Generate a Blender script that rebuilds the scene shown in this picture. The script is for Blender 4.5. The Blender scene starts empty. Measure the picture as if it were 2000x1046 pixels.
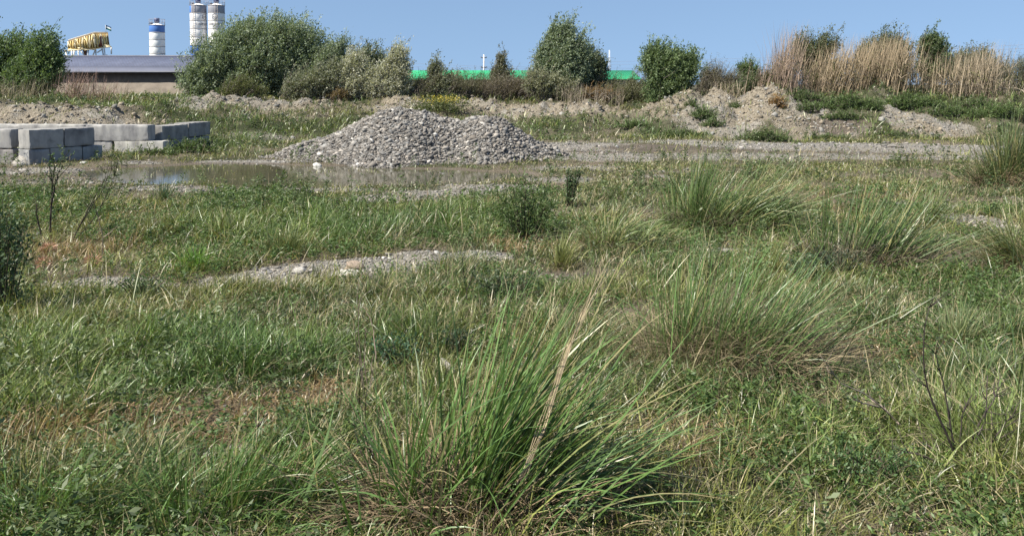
import bpy, math, random
import numpy as np
from mathutils import Vector

R = math.radians
random.seed(7)
rng = np.random.default_rng(11)
sc = bpy.context.scene
C = sc.collection

# ------------------------------------------------------------------ camera
CAMH = 2.4
F = 1600.0                      # focal length in photo pixels (photo 2000 x 1046)
PITCH = R(2.6)                  # nearly level camera (the photo's verticals stay upright); the frame is the lower part of its view
CY = 165 + F * math.tan(PITCH)  # principal row; horizon at row 165
cam_d = bpy.data.cameras.new('camera')
cam_d.sensor_width = 36; cam_d.lens = 36 * F / 2000
cam_d.shift_y = -(523 - CY) / 2000
cam_d.clip_start = 0.05; cam_d.clip_end = 6000
cam = bpy.data.objects.new('camera', cam_d); C.objects.link(cam)
cam.location = (0, 0, CAMH); cam.rotation_euler = (math.pi / 2 - PITCH, 0, 0)
sc.camera = cam

# ------------------------------------------------------------------ world and sun
SUN_EL, SUN_DIR = 52, (-0.86, -0.51)      # horizontal direction TOWARDS the sun
w = bpy.data.worlds.new('World'); sc.world = w; w.use_nodes = True
nt = w.node_tree; bg = nt.nodes['Background']
sky = nt.nodes.new('ShaderNodeTexSky'); sky.sky_type = 'NISHITA'; sky.sun_disc = False
sky.sun_elevation = R(SUN_EL); sky.sun_rotation = math.atan2(SUN_DIR[0], SUN_DIR[1])
sky.altitude = 0; sky.air_density = 1.0; sky.dust_density = 0.35; sky.ozone_density = 2.0
# the air over the plain is clear down to the horizon: lift the lookup a few degrees so the sky keeps its blue there
_tc = nt.nodes.new('ShaderNodeTexCoord'); _mp = nt.nodes.new('ShaderNodeMapping'); _mp.inputs['Scale'].default_value = (1, 1, .5); _mp.inputs['Location'].default_value = (0, 0, .2)
nt.links.new(_tc.outputs['Generated'], _mp.inputs[0]); nt.links.new(_mp.outputs[0], sky.inputs[0])
nt.links.new(sky.outputs[0], bg.inputs[0]); bg.inputs[1].default_value = 0.074
sun_d = bpy.data.lights.new('sun', 'SUN'); sun_d.energy = 4.6; sun_d.angle = R(0.53); sun_d.color = (1, .94, .82)
sun = bpy.data.objects.new('sun', sun_d); C.objects.link(sun)
sv = Vector((SUN_DIR[0] * math.cos(R(SUN_EL)), SUN_DIR[1] * math.cos(R(SUN_EL)), math.sin(R(SUN_EL))))
sun.rotation_euler = sv.to_track_quat('Z', 'Y').to_euler(); sun.location = (-20, -10, 30)
sc.view_settings.view_transform = 'Standard'; sc.view_settings.look = 'None'
sc.view_settings.exposure = 1.05; sc.view_settings.gamma = 1
try:
    sc.cycles.max_bounces = 5; sc.cycles.diffuse_bounces = 2; sc.cycles.glossy_bounces = 2
    sc.cycles.transmission_bounces = 3
except Exception: pass

# ------------------------------------------------------------------ photo pixel <-> place
cp, sp = math.cos(PITCH), math.sin(PITCH)
def P(px, py, d):
    """point at forward distance d (world Y) seen at photo pixel px, py"""
    u = (px - 1000) / F; v = (CY - py) / F
    t = d / (cp + v * sp)
    return np.array([u * t, d, CAMH + t * (-sp + v * cp)])
def G(px, py, z=0.0):
    u = (px - 1000) / F; v = (CY - py) / F
    t = (z - CAMH) / (-sp + v * cp)
    return np.array([u * t, t * (cp + v * sp), z])

# ------------------------------------------------------------------ noise
_T = np.random.default_rng(3).random((256, 256))
def vnoise(x, y, s=0):
    x = np.asarray(x, float) + 37.3 * s + 1000; y = np.asarray(y, float) + 91.7 * s + 1000
    xi = np.floor(x).astype(int); yi = np.floor(y).astype(int); fx = x - xi; fy = y - yi
    fx = fx * fx * (3 - 2 * fx); fy = fy * fy * (3 - 2 * fy)
    a = _T[xi % 256, yi % 256]; b = _T[(xi + 1) % 256, yi % 256]; c = _T[xi % 256, (yi + 1) % 256]; d = _T[(xi + 1) % 256, (yi + 1) % 256]
    return (a * (1 - fx) + b * fx) * (1 - fy) + (c * (1 - fx) + d * fx) * fy
def fbm(x, y, f=1.0, o=4, s=0):
    r = 0; a = .5; t = 0
    for i in range(o):
        r = r + a * vnoise(np.asarray(x) * f, np.asarray(y) * f, s + i * 3); t += a; a *= .5; f *= 2.03
    return r / t
def sst(a, b, x):
    t = np.clip((x - a) / (b - a), 0, 1); return t * t * (3 - 2 * t)

# ------------------------------------------------------------------ terrain height
_crest = [(-500, 207, 37), (0, 205, 36), (100, 207, 36), (200, 216, 36), (290, 220, 37), (350, 206, 41), (430, 186, 44), (500, 190, 45), (560, 197, 46),
          (650, 198, 46), (750, 196, 46), (850, 193, 45), (950, 204, 44), (1030, 206, 43), (1060, 201, 43), (1110, 205, 43), (1150, 202, 42),
          (1200, 216, 42), (1250, 211, 42), (1300, 196, 41), (1330, 186, 42), (1350, 184, 42), (1372, 194, 42), (1405, 180, 42), (1440, 203, 42), (1480, 180, 41), (1510, 174, 41), (1545, 188, 41),
          (1580, 190, 42), (1650, 184, 42), (1710, 180, 42), (1760, 184, 43), (1850, 190, 42), (1950, 198, 42), (2100, 200, 42), (2600, 200, 42)]
_cu = np.array([(c[0] - 1000) / F for c in _crest]); _cd = np.array([float(c[2]) for c in _crest])
_cz = np.array([P(*c)[2] for c in _crest])
_foot_u = np.array([(q - 1000) / F for q in (-500, 0, 300, 400, 700, 1000, 1200, 1350, 1550, 1700, 2000, 2600)])
_foot_d = np.array([31, 31.5, 32, 34, 36, 37, 38, 36.5, 37, 37, 38.5, 39])
PUD = [(275, 333, 120, 1.6), (400, 335, 190, 2.8), (620, 341, 200, 2.8), (800, 343, 190, 2.0), (940, 341, 110, 1.2)]
PUD = [(*G(a, b)[:2], c / F * G(a, b)[1], d) for a, b, c, d in PUD]
def puddle(x, y):
    m = np.full(np.shape(x), 9.0)
    for (cx, cy, rx, ry) in PUD:
        m = np.minimum(m, ((x - cx) / rx) ** 2 + ((y - cy) / ry) ** 2)
    m = m + (fbm(x, y, 1.1, 4, 9) - .5) * .7 - .12
    return 1 - sst(.7, 1.15, m)
def hbank(x, y):
    u = x / np.maximum(y, 1)
    fd = np.interp(u, _foot_u, _foot_d); cd = np.interp(u, _cu, _cd); cz = np.interp(u, _cu, _cz)
    fd = fd + (fbm(x, y, .35, 3, 2) - .5) * 2.2
    t = np.clip((y - fd) / np.maximum(cd - fd, 1), 0, 1)
    rise = np.where(t < 1, t ** 1.0 * (1.25 - .25 * t), 1)
    back = sst(0, 9, y - cd)
    lvl = 1.35
    return rise * (cz * (1 - back) + lvl * back), rise
def H(x, y):
    x = np.asarray(x, float); y = np.asarray(y, float)
    b, r = hbank(x, y)
    z = b + (fbm(x, y, .5, 4, 1) - .5) * .16 + (fbm(x, y, 2.2, 3, 4) - .5) * .05
    bank = r * (1 - sst(48, 55, y))
    z = z + bank * ((fbm(x, y, .75, 4, 5) - .5) * .9 + (.5 - np.abs(fbm(x, y, 1.7, 3, 7) - .5) * 4) * .12 + (fbm(x, y, 3.2, 4, 6) - .5) * .5)
    pd = puddle(x, y)
    fl = 1 - sst(29, 33, y)
    z = z - pd * .22
    near = sst(5, 16, np.hypot(x, y))
    # the pool surroundings lie flat, just above the water
    nearp = np.zeros_like(z)
    for (cx, cy, rx, ry) in PUD:
        nearp = np.maximum(nearp, 1 - sst(1, 4, ((x - cx) / rx) ** 2 + ((y - cy) / (ry + .6)) ** 2))
    z = np.where(nearp > 0, z * (1 - .6 * nearp) , z)
    return z
def hit(px, py):
    u = (px - 1000) / F; v = (CY - py) / F
    t = np.concatenate([np.arange(2, 60, .05), np.arange(60, 400, 1)])
    X = u * t; Y = t * (cp + v * sp); Z = CAMH + t * (-sp + v * cp)
    k = np.nonzero(Z <= H(X, Y))[0]
    if len(k) == 0: return G(px, max(py, 170))
    k = k[0]; return np.array([X[k], Y[k], float(H(X[k], Y[k]))])

# ------------------------------------------------------------------ ground cover masks (world ellipses, located once)
def ell(l):
    out = []
    for (px, py, rx, ry, s) in l:
        p = hit(px, py); out.append((p[0], p[1], rx / F * p[1], ry, s))
    return out
GRAV = ell([(1120, 287, 130, 2.8, 1), (1330, 277, 150, 1.0, .8), (1420, 304, 200, 1.6, .8), (1570, 286, 190, 2.2, 1), (1790, 291, 220, 2.6, .9), (1690, 306, 150, 1.3, .6), (1850, 307, 120, 1.2, .8), (1210, 306, 160, 1.6, .9),
            (960, 366, 110, .8, 1), (860, 378, 110, .7, .9), (750, 389, 110, .7, 1), (690, 393, 90, .4, .9), (640, 372, 100, .4, .8), (1080, 352, 100, .8, .6), (1010, 347, 70, .9, .8), (1120, 330, 110, 1.0, .6),
            (100, 355, 150, .7, .5), (350, 368, 260, .5, .55), (60, 335, 110, .8, .7), (260, 318, 60, .5, .6), (500, 316, 120, .5, .7),
            (480, 551, 90, .38, 1.5), (560, 542, 95, .5, 1.6), (650, 532, 95, .52, 1.6), (740, 520, 95, .45, 1.5), (850, 505, 95, .38, 1.4), (940, 499, 60, .3, 1.1),
            (130, 562, 80, .2, 1.2), (215, 553, 90, .24, 1.3), (300, 552, 50, .1, .6), (390, 486, 60, .2, .6),
            (1880, 428, 110, .55, .9), (1800, 462, 120, .4, .8), (1960, 450, 70, .5, .8), (1430, 492, 70, .3, .9), (1330, 505, 60, .2, .5), (1230, 495, 60, .2, .3), (1060, 540, 60, .2, .4),
            (830, 565, 60, .2, .4), (1820, 400, 70, .4, .5), (1300, 335, 90, .4, .4), (450, 890, 60, .2, .8), (90, 895, 130, .25, .5), (300, 905, 200, .1, .6),
            (1440, 215, 90, 2.2, 1.1), (1400, 240, 90, 1.5, 1.0), (1590, 235, 50, 2.0, 1.1), (1630, 255, 60, 1.0, 1), (1780, 236, 60, 1.4, 1.1), (1840, 250, 70, 1.0, 1), (800, 199, 80, 1.2, .9), (440, 194, 90, 1.5, .9), (540, 202, 90, 1.5, .8), (360, 208, 60, 1, .8), (900, 203, 80, 1, .8), (1040, 215, 80, 1.5, .7), (180, 228, 120, 1.5, .6), (1130, 212, 60, 1.2, .6), (60, 225, 80, 1.5, .5), (500, 270, 90, 1.2, .5), (1280, 345, 50, .3, .5)])
BARE = ell([(60, 222, 110, 2.2, .9), (180, 228, 110, 2.0, .8), (290, 232, 60, 1.5, .5), (420, 197, 90, 2.0, 1), (520, 208, 100, 2.0, .7), (560, 222, 80, 2, .6), (640, 200, 60, 1.5, .6), (400, 212, 60, 1, .6),
            (780, 196, 90, 1.5, .9), (900, 205, 120, 2, .7), (1000, 215, 90, 2, .7), (1070, 215, 100, 2.2, .9), (1160, 215, 80, 1.8, .9), (1100, 240, 110, 2, .5), (1240, 222, 50, 1.6, .8), (1330, 195, 50, 1.5, 1.0),
            (1410, 190, 50, 1.5, 1.0), (1440, 225, 100, 2.2, 1.2), (1500, 200, 70, 1.8, 1.2), (1390, 245, 90, 2, 1.2), (1500, 235, 60, 2, 1.0), (1590, 235, 60, 2.3, 1.2), (1620, 255, 70, 1.5, 1), (1700, 238, 50, 1.3, .8), (1790, 236, 80, 1.6, 1.1), (1850, 252, 90, 1.2, 1), (1960, 245, 100, 1.2, .9),
            (1710, 186, 40, 1.2, 1.0), (1590, 197, 30, .6, .6), (1300, 230, 60, 1.5, .5)])
MUD = ell([(1320, 290, 130, 1.3, 1.4), (1440, 293, 90, .8, 1.0), (1170, 296, 60, .5, 1), (1700, 300, 90, .5, .7), (1640, 246, 60, 1.0, 1.1), (60, 345, 150, 1.3, .7), (900, 568, 120, .4, .8), (1130, 540, 100, .4, 1), (40, 325, 80, 1, .6), (1900, 440, 80, .5, .7), (1490, 296, 80, .4, .8), (70, 248, 60, 1, .9)])
RED = ell([(430, 830, 230, .5, 1.0), (560, 800, 130, .4, 1.2), (630, 765, 60, .3, 1.0), (300, 860, 200, .3, 1.0), (110, 880, 180, .35, .8), (1050, 478, 90, .7, .9), (150, 490, 110, .8, .8), (1560, 375, 170, 1.4, .7), (1450, 455, 110, .5, .8), (1240, 430, 60, .5, .4),
           (1700, 400, 160, .8, .5), (500, 497, 60, .3, .7), (870, 392, 100, .5, .6), (1740, 680, 120, .5, .45), (1350, 880, 140, .4, .45), (1880, 270, 40, .8, .4), (250, 430, 60, .8, .5), (800, 180, 60, 2, .5)])
LUSH = ell([(1090, 248, 120, 1.8, 1), (1220, 243, 60, 1.6, 1), (1290, 255, 90, 1.6, 1), (1385, 215, 26, 2.0, 1.2), (1345, 250, 60, 1.5, 1), (1330, 262, 90, .8, 1), (1700, 215, 60, 1.5, 1), (1560, 200, 40, 2, .9), (930, 245, 60, 2, 1), (600, 245, 250, 2, .7), (450, 245, 200, 2, .8), (1740, 262, 90, .7, .8), (380, 515, 45, .3, 1.2), (600, 450, 260, 1.3, .9), (800, 430, 260, 1.4, .9), (330, 700, 380, .9, 1.0), (150, 760, 250, .7, .8), (720, 680, 130, .5, .8), (1700, 900, 330, .5, .8), (1480, 262, 60, 1.2, 1.2), (1360, 225, 30, 2.2, 1), (350, 290, 120, 1.5, 1), (430, 280, 80, 1.5, .9), (850, 210, 60, 1.3, .9), (1650, 215, 120, 2, 1.2), (1850, 215, 180, 2, 1.2), (1760, 205, 100, 2, 1), (1630, 262, 60, .6, .8), (250, 205, 200, 5, .8), (1550, 700, 60, .3, .6)])
def mk(l, x, y, s, fr=1.2):
    m = np.zeros(np.shape(x))
    n = (fbm(x * .6, y, .42, 3, s + 9) - .5) * 1.7 + (fbm(x, y, fr, 4, s) - .5) * 1.4 + (fbm(x, y, fr * 5, 3, s + 20) - .5) * .9
    for (cx, cy, rx, ry, k) in l:
        q = ((x - cx) / rx) ** 2 + ((y - cy) / ry) ** 2
        m = np.maximum(m, k * (1 - sst(.25, 1.7, q + n * .8)))
    return np.clip(m, 0, 1)
def masks(x, y):
    g = mk(GRAV, x, y, 30); b = mk(BARE, x, y, 31, 1.6); m = mk(MUD, x, y, 32); r = mk(RED, x, y, 33); l = mk(LUSH, x, y, 34)
    b = b * sst(.3, .5, fbm(x, y, 1.3, 4, 35) + .06) * (1 - .75 * l)
    pd = puddle(x, y)
    shore = sst(.02, .3, pd)
    return g, b, m, r, l, pd, shore

# ------------------------------------------------------------------ mesh helpers
class Geo:
    def __init__(s): s.v = []; s.f = {}; s.c = []; s.n = 0
    def add(s, v, faces, col=None):
        v = np.asarray(v, float).reshape(-1, 3); f = faces if isinstance(faces, list) else [faces]
        for q in f:
            q = np.asarray(q, np.int64)
            if q.size: s.f.setdefault(q.shape[1], []).append(q + s.n)
        s.v.append(v); s.n += len(v)
        if col is None: col = (1, 1, 1)
        col = np.broadcast_to(np.asarray(col, float), (len(v), 3)); s.c.append(col)
    def build(s, name, mat, parent=None, smooth=False, label=None):
        v = np.concatenate(s.v); me = bpy.data.meshes.new(name)
        loops = []; tot = []
        for k, fs in s.f.items():
            a = np.concatenate(fs); loops.append(a.ravel()); tot.append(np.full(len(a), k))
        loops = np.concatenate(loops).astype(np.int32); tot = np.concatenate(tot).astype(np.int32)
        st = np.concatenate([[0], np.cumsum(tot)[:-1]]).astype(np.int32)
        me.vertices.add(len(v)); me.vertices.foreach_set('co', v.astype(np.float32).ravel())
        me.loops.add(len(loops)); me.loops.foreach_set('vertex_index', loops)
        me.polygons.add(len(tot)); me.polygons.foreach_set('loop_start', st); me.polygons.foreach_set('loop_total', tot)
        if smooth: me.polygons.foreach_set('use_smooth', np.ones(len(tot), bool))
        ca = me.color_attributes.new('Col', 'FLOAT_COLOR', 'POINT')
        c = np.concatenate(s.c); c4 = np.ones((len(v), 4), np.float32); c4[:, :3] = c; ca.data.foreach_set('color', c4.ravel())
        me.update(calc_edges=True); me.validate()
        me.materials.append(mat)
        o = bpy.data.objects.new(name, me); C.objects.link(o)
        if parent is not None: o.parent = parent
        if label: o['label'] = label
        return o
def thing(name, label, cat, loc=(0, 0, 0), group=None, rz=0):
    o = bpy.data.objects.new(name, None); C.objects.link(o); o.location = loc; o.rotation_euler = (0, 0, rz)
    o.empty_display_size = .2
    return tag(o, label, cat, group)
def tag(o, label, cat, group=None, kind=None):
    o['label'] = label; o['category'] = cat
    if group: o['group'] = group
    if kind: o['kind'] = kind
    return o
def structure(o): o['kind'] = 'structure'; return o

BOXF = np.array([(0, 3, 2, 1), (4, 5, 6, 7), (0, 1, 5, 4), (1, 2, 6, 5), (2, 3, 7, 6), (3, 0, 4, 7)])
def box(g, c, s, rz=0, col=None, M=None):
    x, y, z = [q / 2 for q in s]
    v = np.array([(-x, -y, -z), (x, -y, -z), (x, y, -z), (-x, y, -z), (-x, -y, z), (x, -y, z), (x, y, z), (-x, y, z)])
    if M is not None: v = v @ np.array(M).T
    if rz:
        a, b = math.cos(rz), math.sin(rz); v = np.stack([v[:, 0] * a - v[:, 1] * b, v[:, 0] * b + v[:, 1] * a, v[:, 2]], 1)
    g.add(v + np.array(c), BOXF, col)
def tube(g, pts, rad, n=6, col=None, cap=True):
    pts = np.asarray(pts, float); rad = np.broadcast_to(np.asarray(rad, float), (len(pts),))
    t = np.gradient(pts, axis=0); t /= np.linalg.norm(t, axis=1)[:, None] + 1e-9
    up = np.where(np.abs(t[:, 2:3]) > .9, np.array([[1., 0, 0]]), np.array([[0, 0, 1.]]))
    a = np.cross(t, up); a /= np.linalg.norm(a, axis=1)[:, None] + 1e-9; b = np.cross(t, a)
    an = np.arange(n) * 2 * math.pi / n
    v = pts[:, None] + rad[:, None, None] * (a[:, None] * np.cos(an)[None, :, None] + b[:, None] * np.sin(an)[None, :, None])
    k = len(pts); i = np.arange(k - 1)[:, None] * n; j = np.arange(n)[None]
    q = np.stack([i + j, i + (j + 1) % n, i + n + (j + 1) % n, i + n + j], -1).reshape(-1, 4)
    f = [q]
    if cap: f.append(np.array([list(range(n))[::-1], [(k - 1) * n + m for m in range(n)]]))
    g.add(v.reshape(-1, 3), f, col)
def bar(g, a, b, r, n=4, col=None): tube(g, [a, b], [r, r], n, col)
def grid(g, X, Y, Z, col=None):
    r, c = X.shape; i = np.arange(r - 1)[:, None] * c; j = np.arange(c - 1)[None]
    q = np.stack([i + j, i + j + 1, i + c + j + 1, i + c + j], -1).reshape(-1, 4)
    g.add(np.stack([X, Y, Z], -1).reshape(-1, 3), q, col)
def U(a, b, n): return rng.uniform(a, b, n)

def blades(g, base, az, lean, curve, L, W, col, tip=None, segs=3, twist=1.0, prof=None):
    """curved tapering grass blades, all arrays of length N"""
    N = len(base); az = np.broadcast_to(az, (N,)); lean = np.broadcast_to(lean, (N,)); curve = np.broadcast_to(curve, (N,)); L = np.broadcast_to(L, (N,)); W = np.broadcast_to(W, (N,))
    col = np.broadcast_to(col, (N, 3)); tip = col if tip is None else np.broadcast_to(tip, (N, 3))
    ca, sa = np.cos(az), np.sin(az)
    tw = rng.uniform(-1, 1, N) * twist
    sx = -sa * np.cos(tw) + ca * np.sin(tw) * .7; sy = ca * np.cos(tw) + sa * np.sin(tw) * .7; szz = np.sin(tw) * -.5
    side = np.stack([sx, sy, szz], 1)
    p = np.array(base, float); V = []; Cc = []
    step = L / segs
    for k in range(segs + 1):
        t = k / segs
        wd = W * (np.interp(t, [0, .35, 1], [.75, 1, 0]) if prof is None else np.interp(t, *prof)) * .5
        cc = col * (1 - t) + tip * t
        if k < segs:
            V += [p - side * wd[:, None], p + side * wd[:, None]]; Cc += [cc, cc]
            th = lean + curve * ((k + .5) / segs) ** 1.1
            p = p + np.stack([np.sin(th) * ca, np.sin(th) * sa, np.cos(th)], 1) * step[:, None]
        else: V.append(p); Cc.append(cc)
    m = 2 * segs + 1
    V = np.stack(V, 1).reshape(-1, 3); Cc = np.stack(Cc, 1).reshape(-1, 3)
    o = (np.arange(N) * m)[:, None]
    F4 = [np.array([[2 * k, 2 * k + 1, 2 * k + 3, 2 * k + 2]]) + o for k in range(segs - 1)]
    fs = []
    if F4: fs.append(np.concatenate(F4))
    fs.append(np.array([[2 * segs - 2, 2 * segs - 1, 2 * segs]]) + o)
    g.add(V, fs, Cc)
def unit(a): return a / (np.linalg.norm(a, axis=-1, keepdims=True) + 1e-9)
def leaves(g, c, d, L, W, col, nrm=None, fold=0):
    """small pointed leaves: c base, d direction"""
    N = len(c); d = unit(d)
    if nrm is None: nrm = rng.normal(size=(N, 3)); nrm[:, 2] += .6
    s = unit(np.cross(d, nrm)); L = np.broadcast_to(L, (N,))[:, None]; W = np.broadcast_to(W, (N,))[:, None]
    v = np.stack([c, c + d * L * .5 + s * W * .5, c + d * L, c + d * L * .5 - s * W * .5], 1).reshape(-1, 3)
    q = np.array([[0, 1, 2, 3]]) + (np.arange(N) * 4)[:, None]
    g.add(v, q, np.repeat(np.broadcast_to(col, (N, 3)), 4, 0))
def ico():
    t = (1 + 5 ** .5) / 2
    v = np.array([(-1, t, 0), (1, t, 0), (-1, -t, 0), (1, -t, 0), (0, -1, t), (0, 1, t), (0, -1, -t), (0, 1, -t), (t, 0, -1), (t, 0, 1), (-t, 0, -1), (-t, 0, 1)]) / math.hypot(1, t)
    f = np.array([(0, 11, 5), (0, 5, 1), (0, 1, 7), (0, 7, 10), (0, 10, 11), (1, 5, 9), (5, 11, 4), (11, 10, 2), (10, 7, 6), (7, 1, 8), (3, 9, 4), (3, 4, 2), (3, 2, 6), (3, 6, 8), (3, 8, 9), (4, 9, 5), (2, 4, 11), (6, 2, 10), (8, 6, 7), (9, 8, 1)])
    return v, f
def stones(g, c, size, col, flat=.42, tilt=.35, jit=.22):
    N = len(c); V, Fc = ico()
    v = V[None] * (1 + rng.uniform(-jit, jit, (N, 12, 1)))
    s = np.stack([np.ones(N), U(.55, .95, N), flat * U(.6, 1.3, N)], 1) * np.broadcast_to(size, (N,))[:, None] * .5
    v = v * s[:, None]
    a = U(0, 6.28, N); tx = rng.normal(0, tilt, N); ty = rng.normal(0, tilt, N)
    x, y, z = v[..., 0], v[..., 1], v[..., 2]
    c1, s1 = np.cos(a)[:, None], np.sin(a)[:, None]; x, y = x * c1 - y * s1, x * s1 + y * c1
    c1, s1 = np.cos(tx)[:, None], np.sin(tx)[:, None]; y, z = y * c1 - z * s1, y * s1 + z * c1
    c1, s1 = np.cos(ty)[:, None], np.sin(ty)[:, None]; x, z = x * c1 + z * s1, -x * s1 + z * c1
    v = np.stack([x, y, z], -1) + np.asarray(c)[:, None]
    f = (Fc[None] + (np.arange(N) * 12)[:, None, None]).reshape(-1, 3)
    g.add(v.reshape(-1, 3), f, np.repeat(np.broadcast_to(col, (N, 3)), 12, 0))

# ------------------------------------------------------------------ materials
def mat(name):
    m = bpy.data.materials.new(name); m.use_nodes = True; n = m.node_tree
    return m, n, n.nodes, n.links, n.nodes['Principled BSDF']
def noise(n, scale, detail=4, rough=.6, co='Object', vec=None):
    t = n.nodes.new('ShaderNodeTexNoise'); t.inputs['Scale'].default_value = scale; t.inputs['Detail'].default_value = detail; t.inputs['Roughness'].default_value = rough
    if vec is None:
        c = n.nodes.new('ShaderNodeTexCoord'); vec = c.outputs[co]
    n.links.new(vec, t.inputs['Vector']); return t
def ramp(n, src, stops):
    r = n.nodes.new('ShaderNodeValToRGB'); e = r.color_ramp.elements
    while len(e) < len(stops): e.new(.5)
    for k, (p, c) in enumerate(stops): e[k].position = p; e[k].color = (*c, 1)
    n.links.new(src, r.inputs[0]); return r
def mixc(n, fac, a, b, mode='MIX'):
    m = n.nodes.new('ShaderNodeMix'); m.data_type = 'RGBA'; m.blend_type = mode
    for s, q in ((m.inputs[0], fac), (m.inputs[6], a), (m.inputs[7], b)):
        if isinstance(q, (int, float)): s.default_value = q
        elif isinstance(q, tuple): s.default_value = (*q, 1)
        else: n.links.new(q, s)
    return m.outputs[2]
def bump(n, h, strength, dist, bsdf):
    b = n.nodes.new('ShaderNodeBump'); b.inputs['Strength'].default_value = strength; b.inputs['Distance'].default_value = dist
    n.links.new(h, b.inputs['Height']); n.links.new(b.outputs[0], bsdf.inputs['Normal']); return b
def leaf_mat(name, trans=.3, rough=.5, spec=.35, sc_=30):
    m, n, N, Lk, b = mat(name)
    a = N.new('ShaderNodeVertexColor'); a.layer_name = 'Col'
    t = noise(n, sc_, 3)
    r = ramp(n, t.outputs[0], [(.3, (.72, .72, .72)), (.7, (1.25, 1.25, 1.25))])
    c = mixc(n, 1.0, a.outputs[0], r.outputs[0], 'MULTIPLY')
    Lk.new(c, b.inputs['Base Color']); b.inputs['Roughness'].default_value = rough; b.inputs['Specular IOR Level'].default_value = spec
    if trans > 0:
        tr = N.new('ShaderNodeBsdfTranslucent'); tc = mixc(n, 1.0, c, (1.15, 1.2, .6), 'MULTIPLY'); Lk.new(tc, tr.inputs[0])
        mx = N.new('ShaderNodeMixShader'); mx.inputs[0].default_value = trans
        Lk.new(b.outputs[0], mx.inputs[1]); Lk.new(tr.outputs[0], mx.inputs[2]); Lk.new(mx.outputs[0], N['Material Output'].inputs[0])
    return m
M_LEAF = leaf_mat('leaf_green', .32, .5, .4)
M_BLADE = leaf_mat('grass_blade', .25, .38, .5)
M_DRY = leaf_mat('dry_stem', .12, .7, .2)
M_BARK = leaf_mat('bark', 0, .85, .2)
def col_mat(name, rough=.8, bs=.3, bd=.02, sc_=8, var=.25, metallic=0, spec=.3):
    """surface whose paint or stone colour is held per vertex, with mottling"""
    m, n, N, Lk, b = mat(name)
    a = N.new('ShaderNodeVertexColor'); a.layer_name = 'Col'
    t = noise(n, sc_, 6, .65); r = ramp(n, t.outputs[0], [(.3, (1 - var,) * 3), (.7, (1 + var,) * 3)])
    Lk.new(mixc(n, 1.0, a.outputs[0], r.outputs[0], 'MULTIPLY'), b.inputs['Base Color'])
    b.inputs['Roughness'].default_value = rough; b.inputs['Metallic'].default_value = metallic; b.inputs['Specular IOR Level'].default_value = spec
    t2 = noise(n, sc_ * 6, 5); bump(n, t2.outputs[0], bs, bd, b)
    return m
M_STONE = col_mat('river_stone', .85, .4, .01, 12, .25)
M_PAINT = col_mat('weathered_paint', .5, .04, .003, .8, .05)
M_METAL = col_mat('painted_steel', .5, .15, .005, 3, .2)

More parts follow.
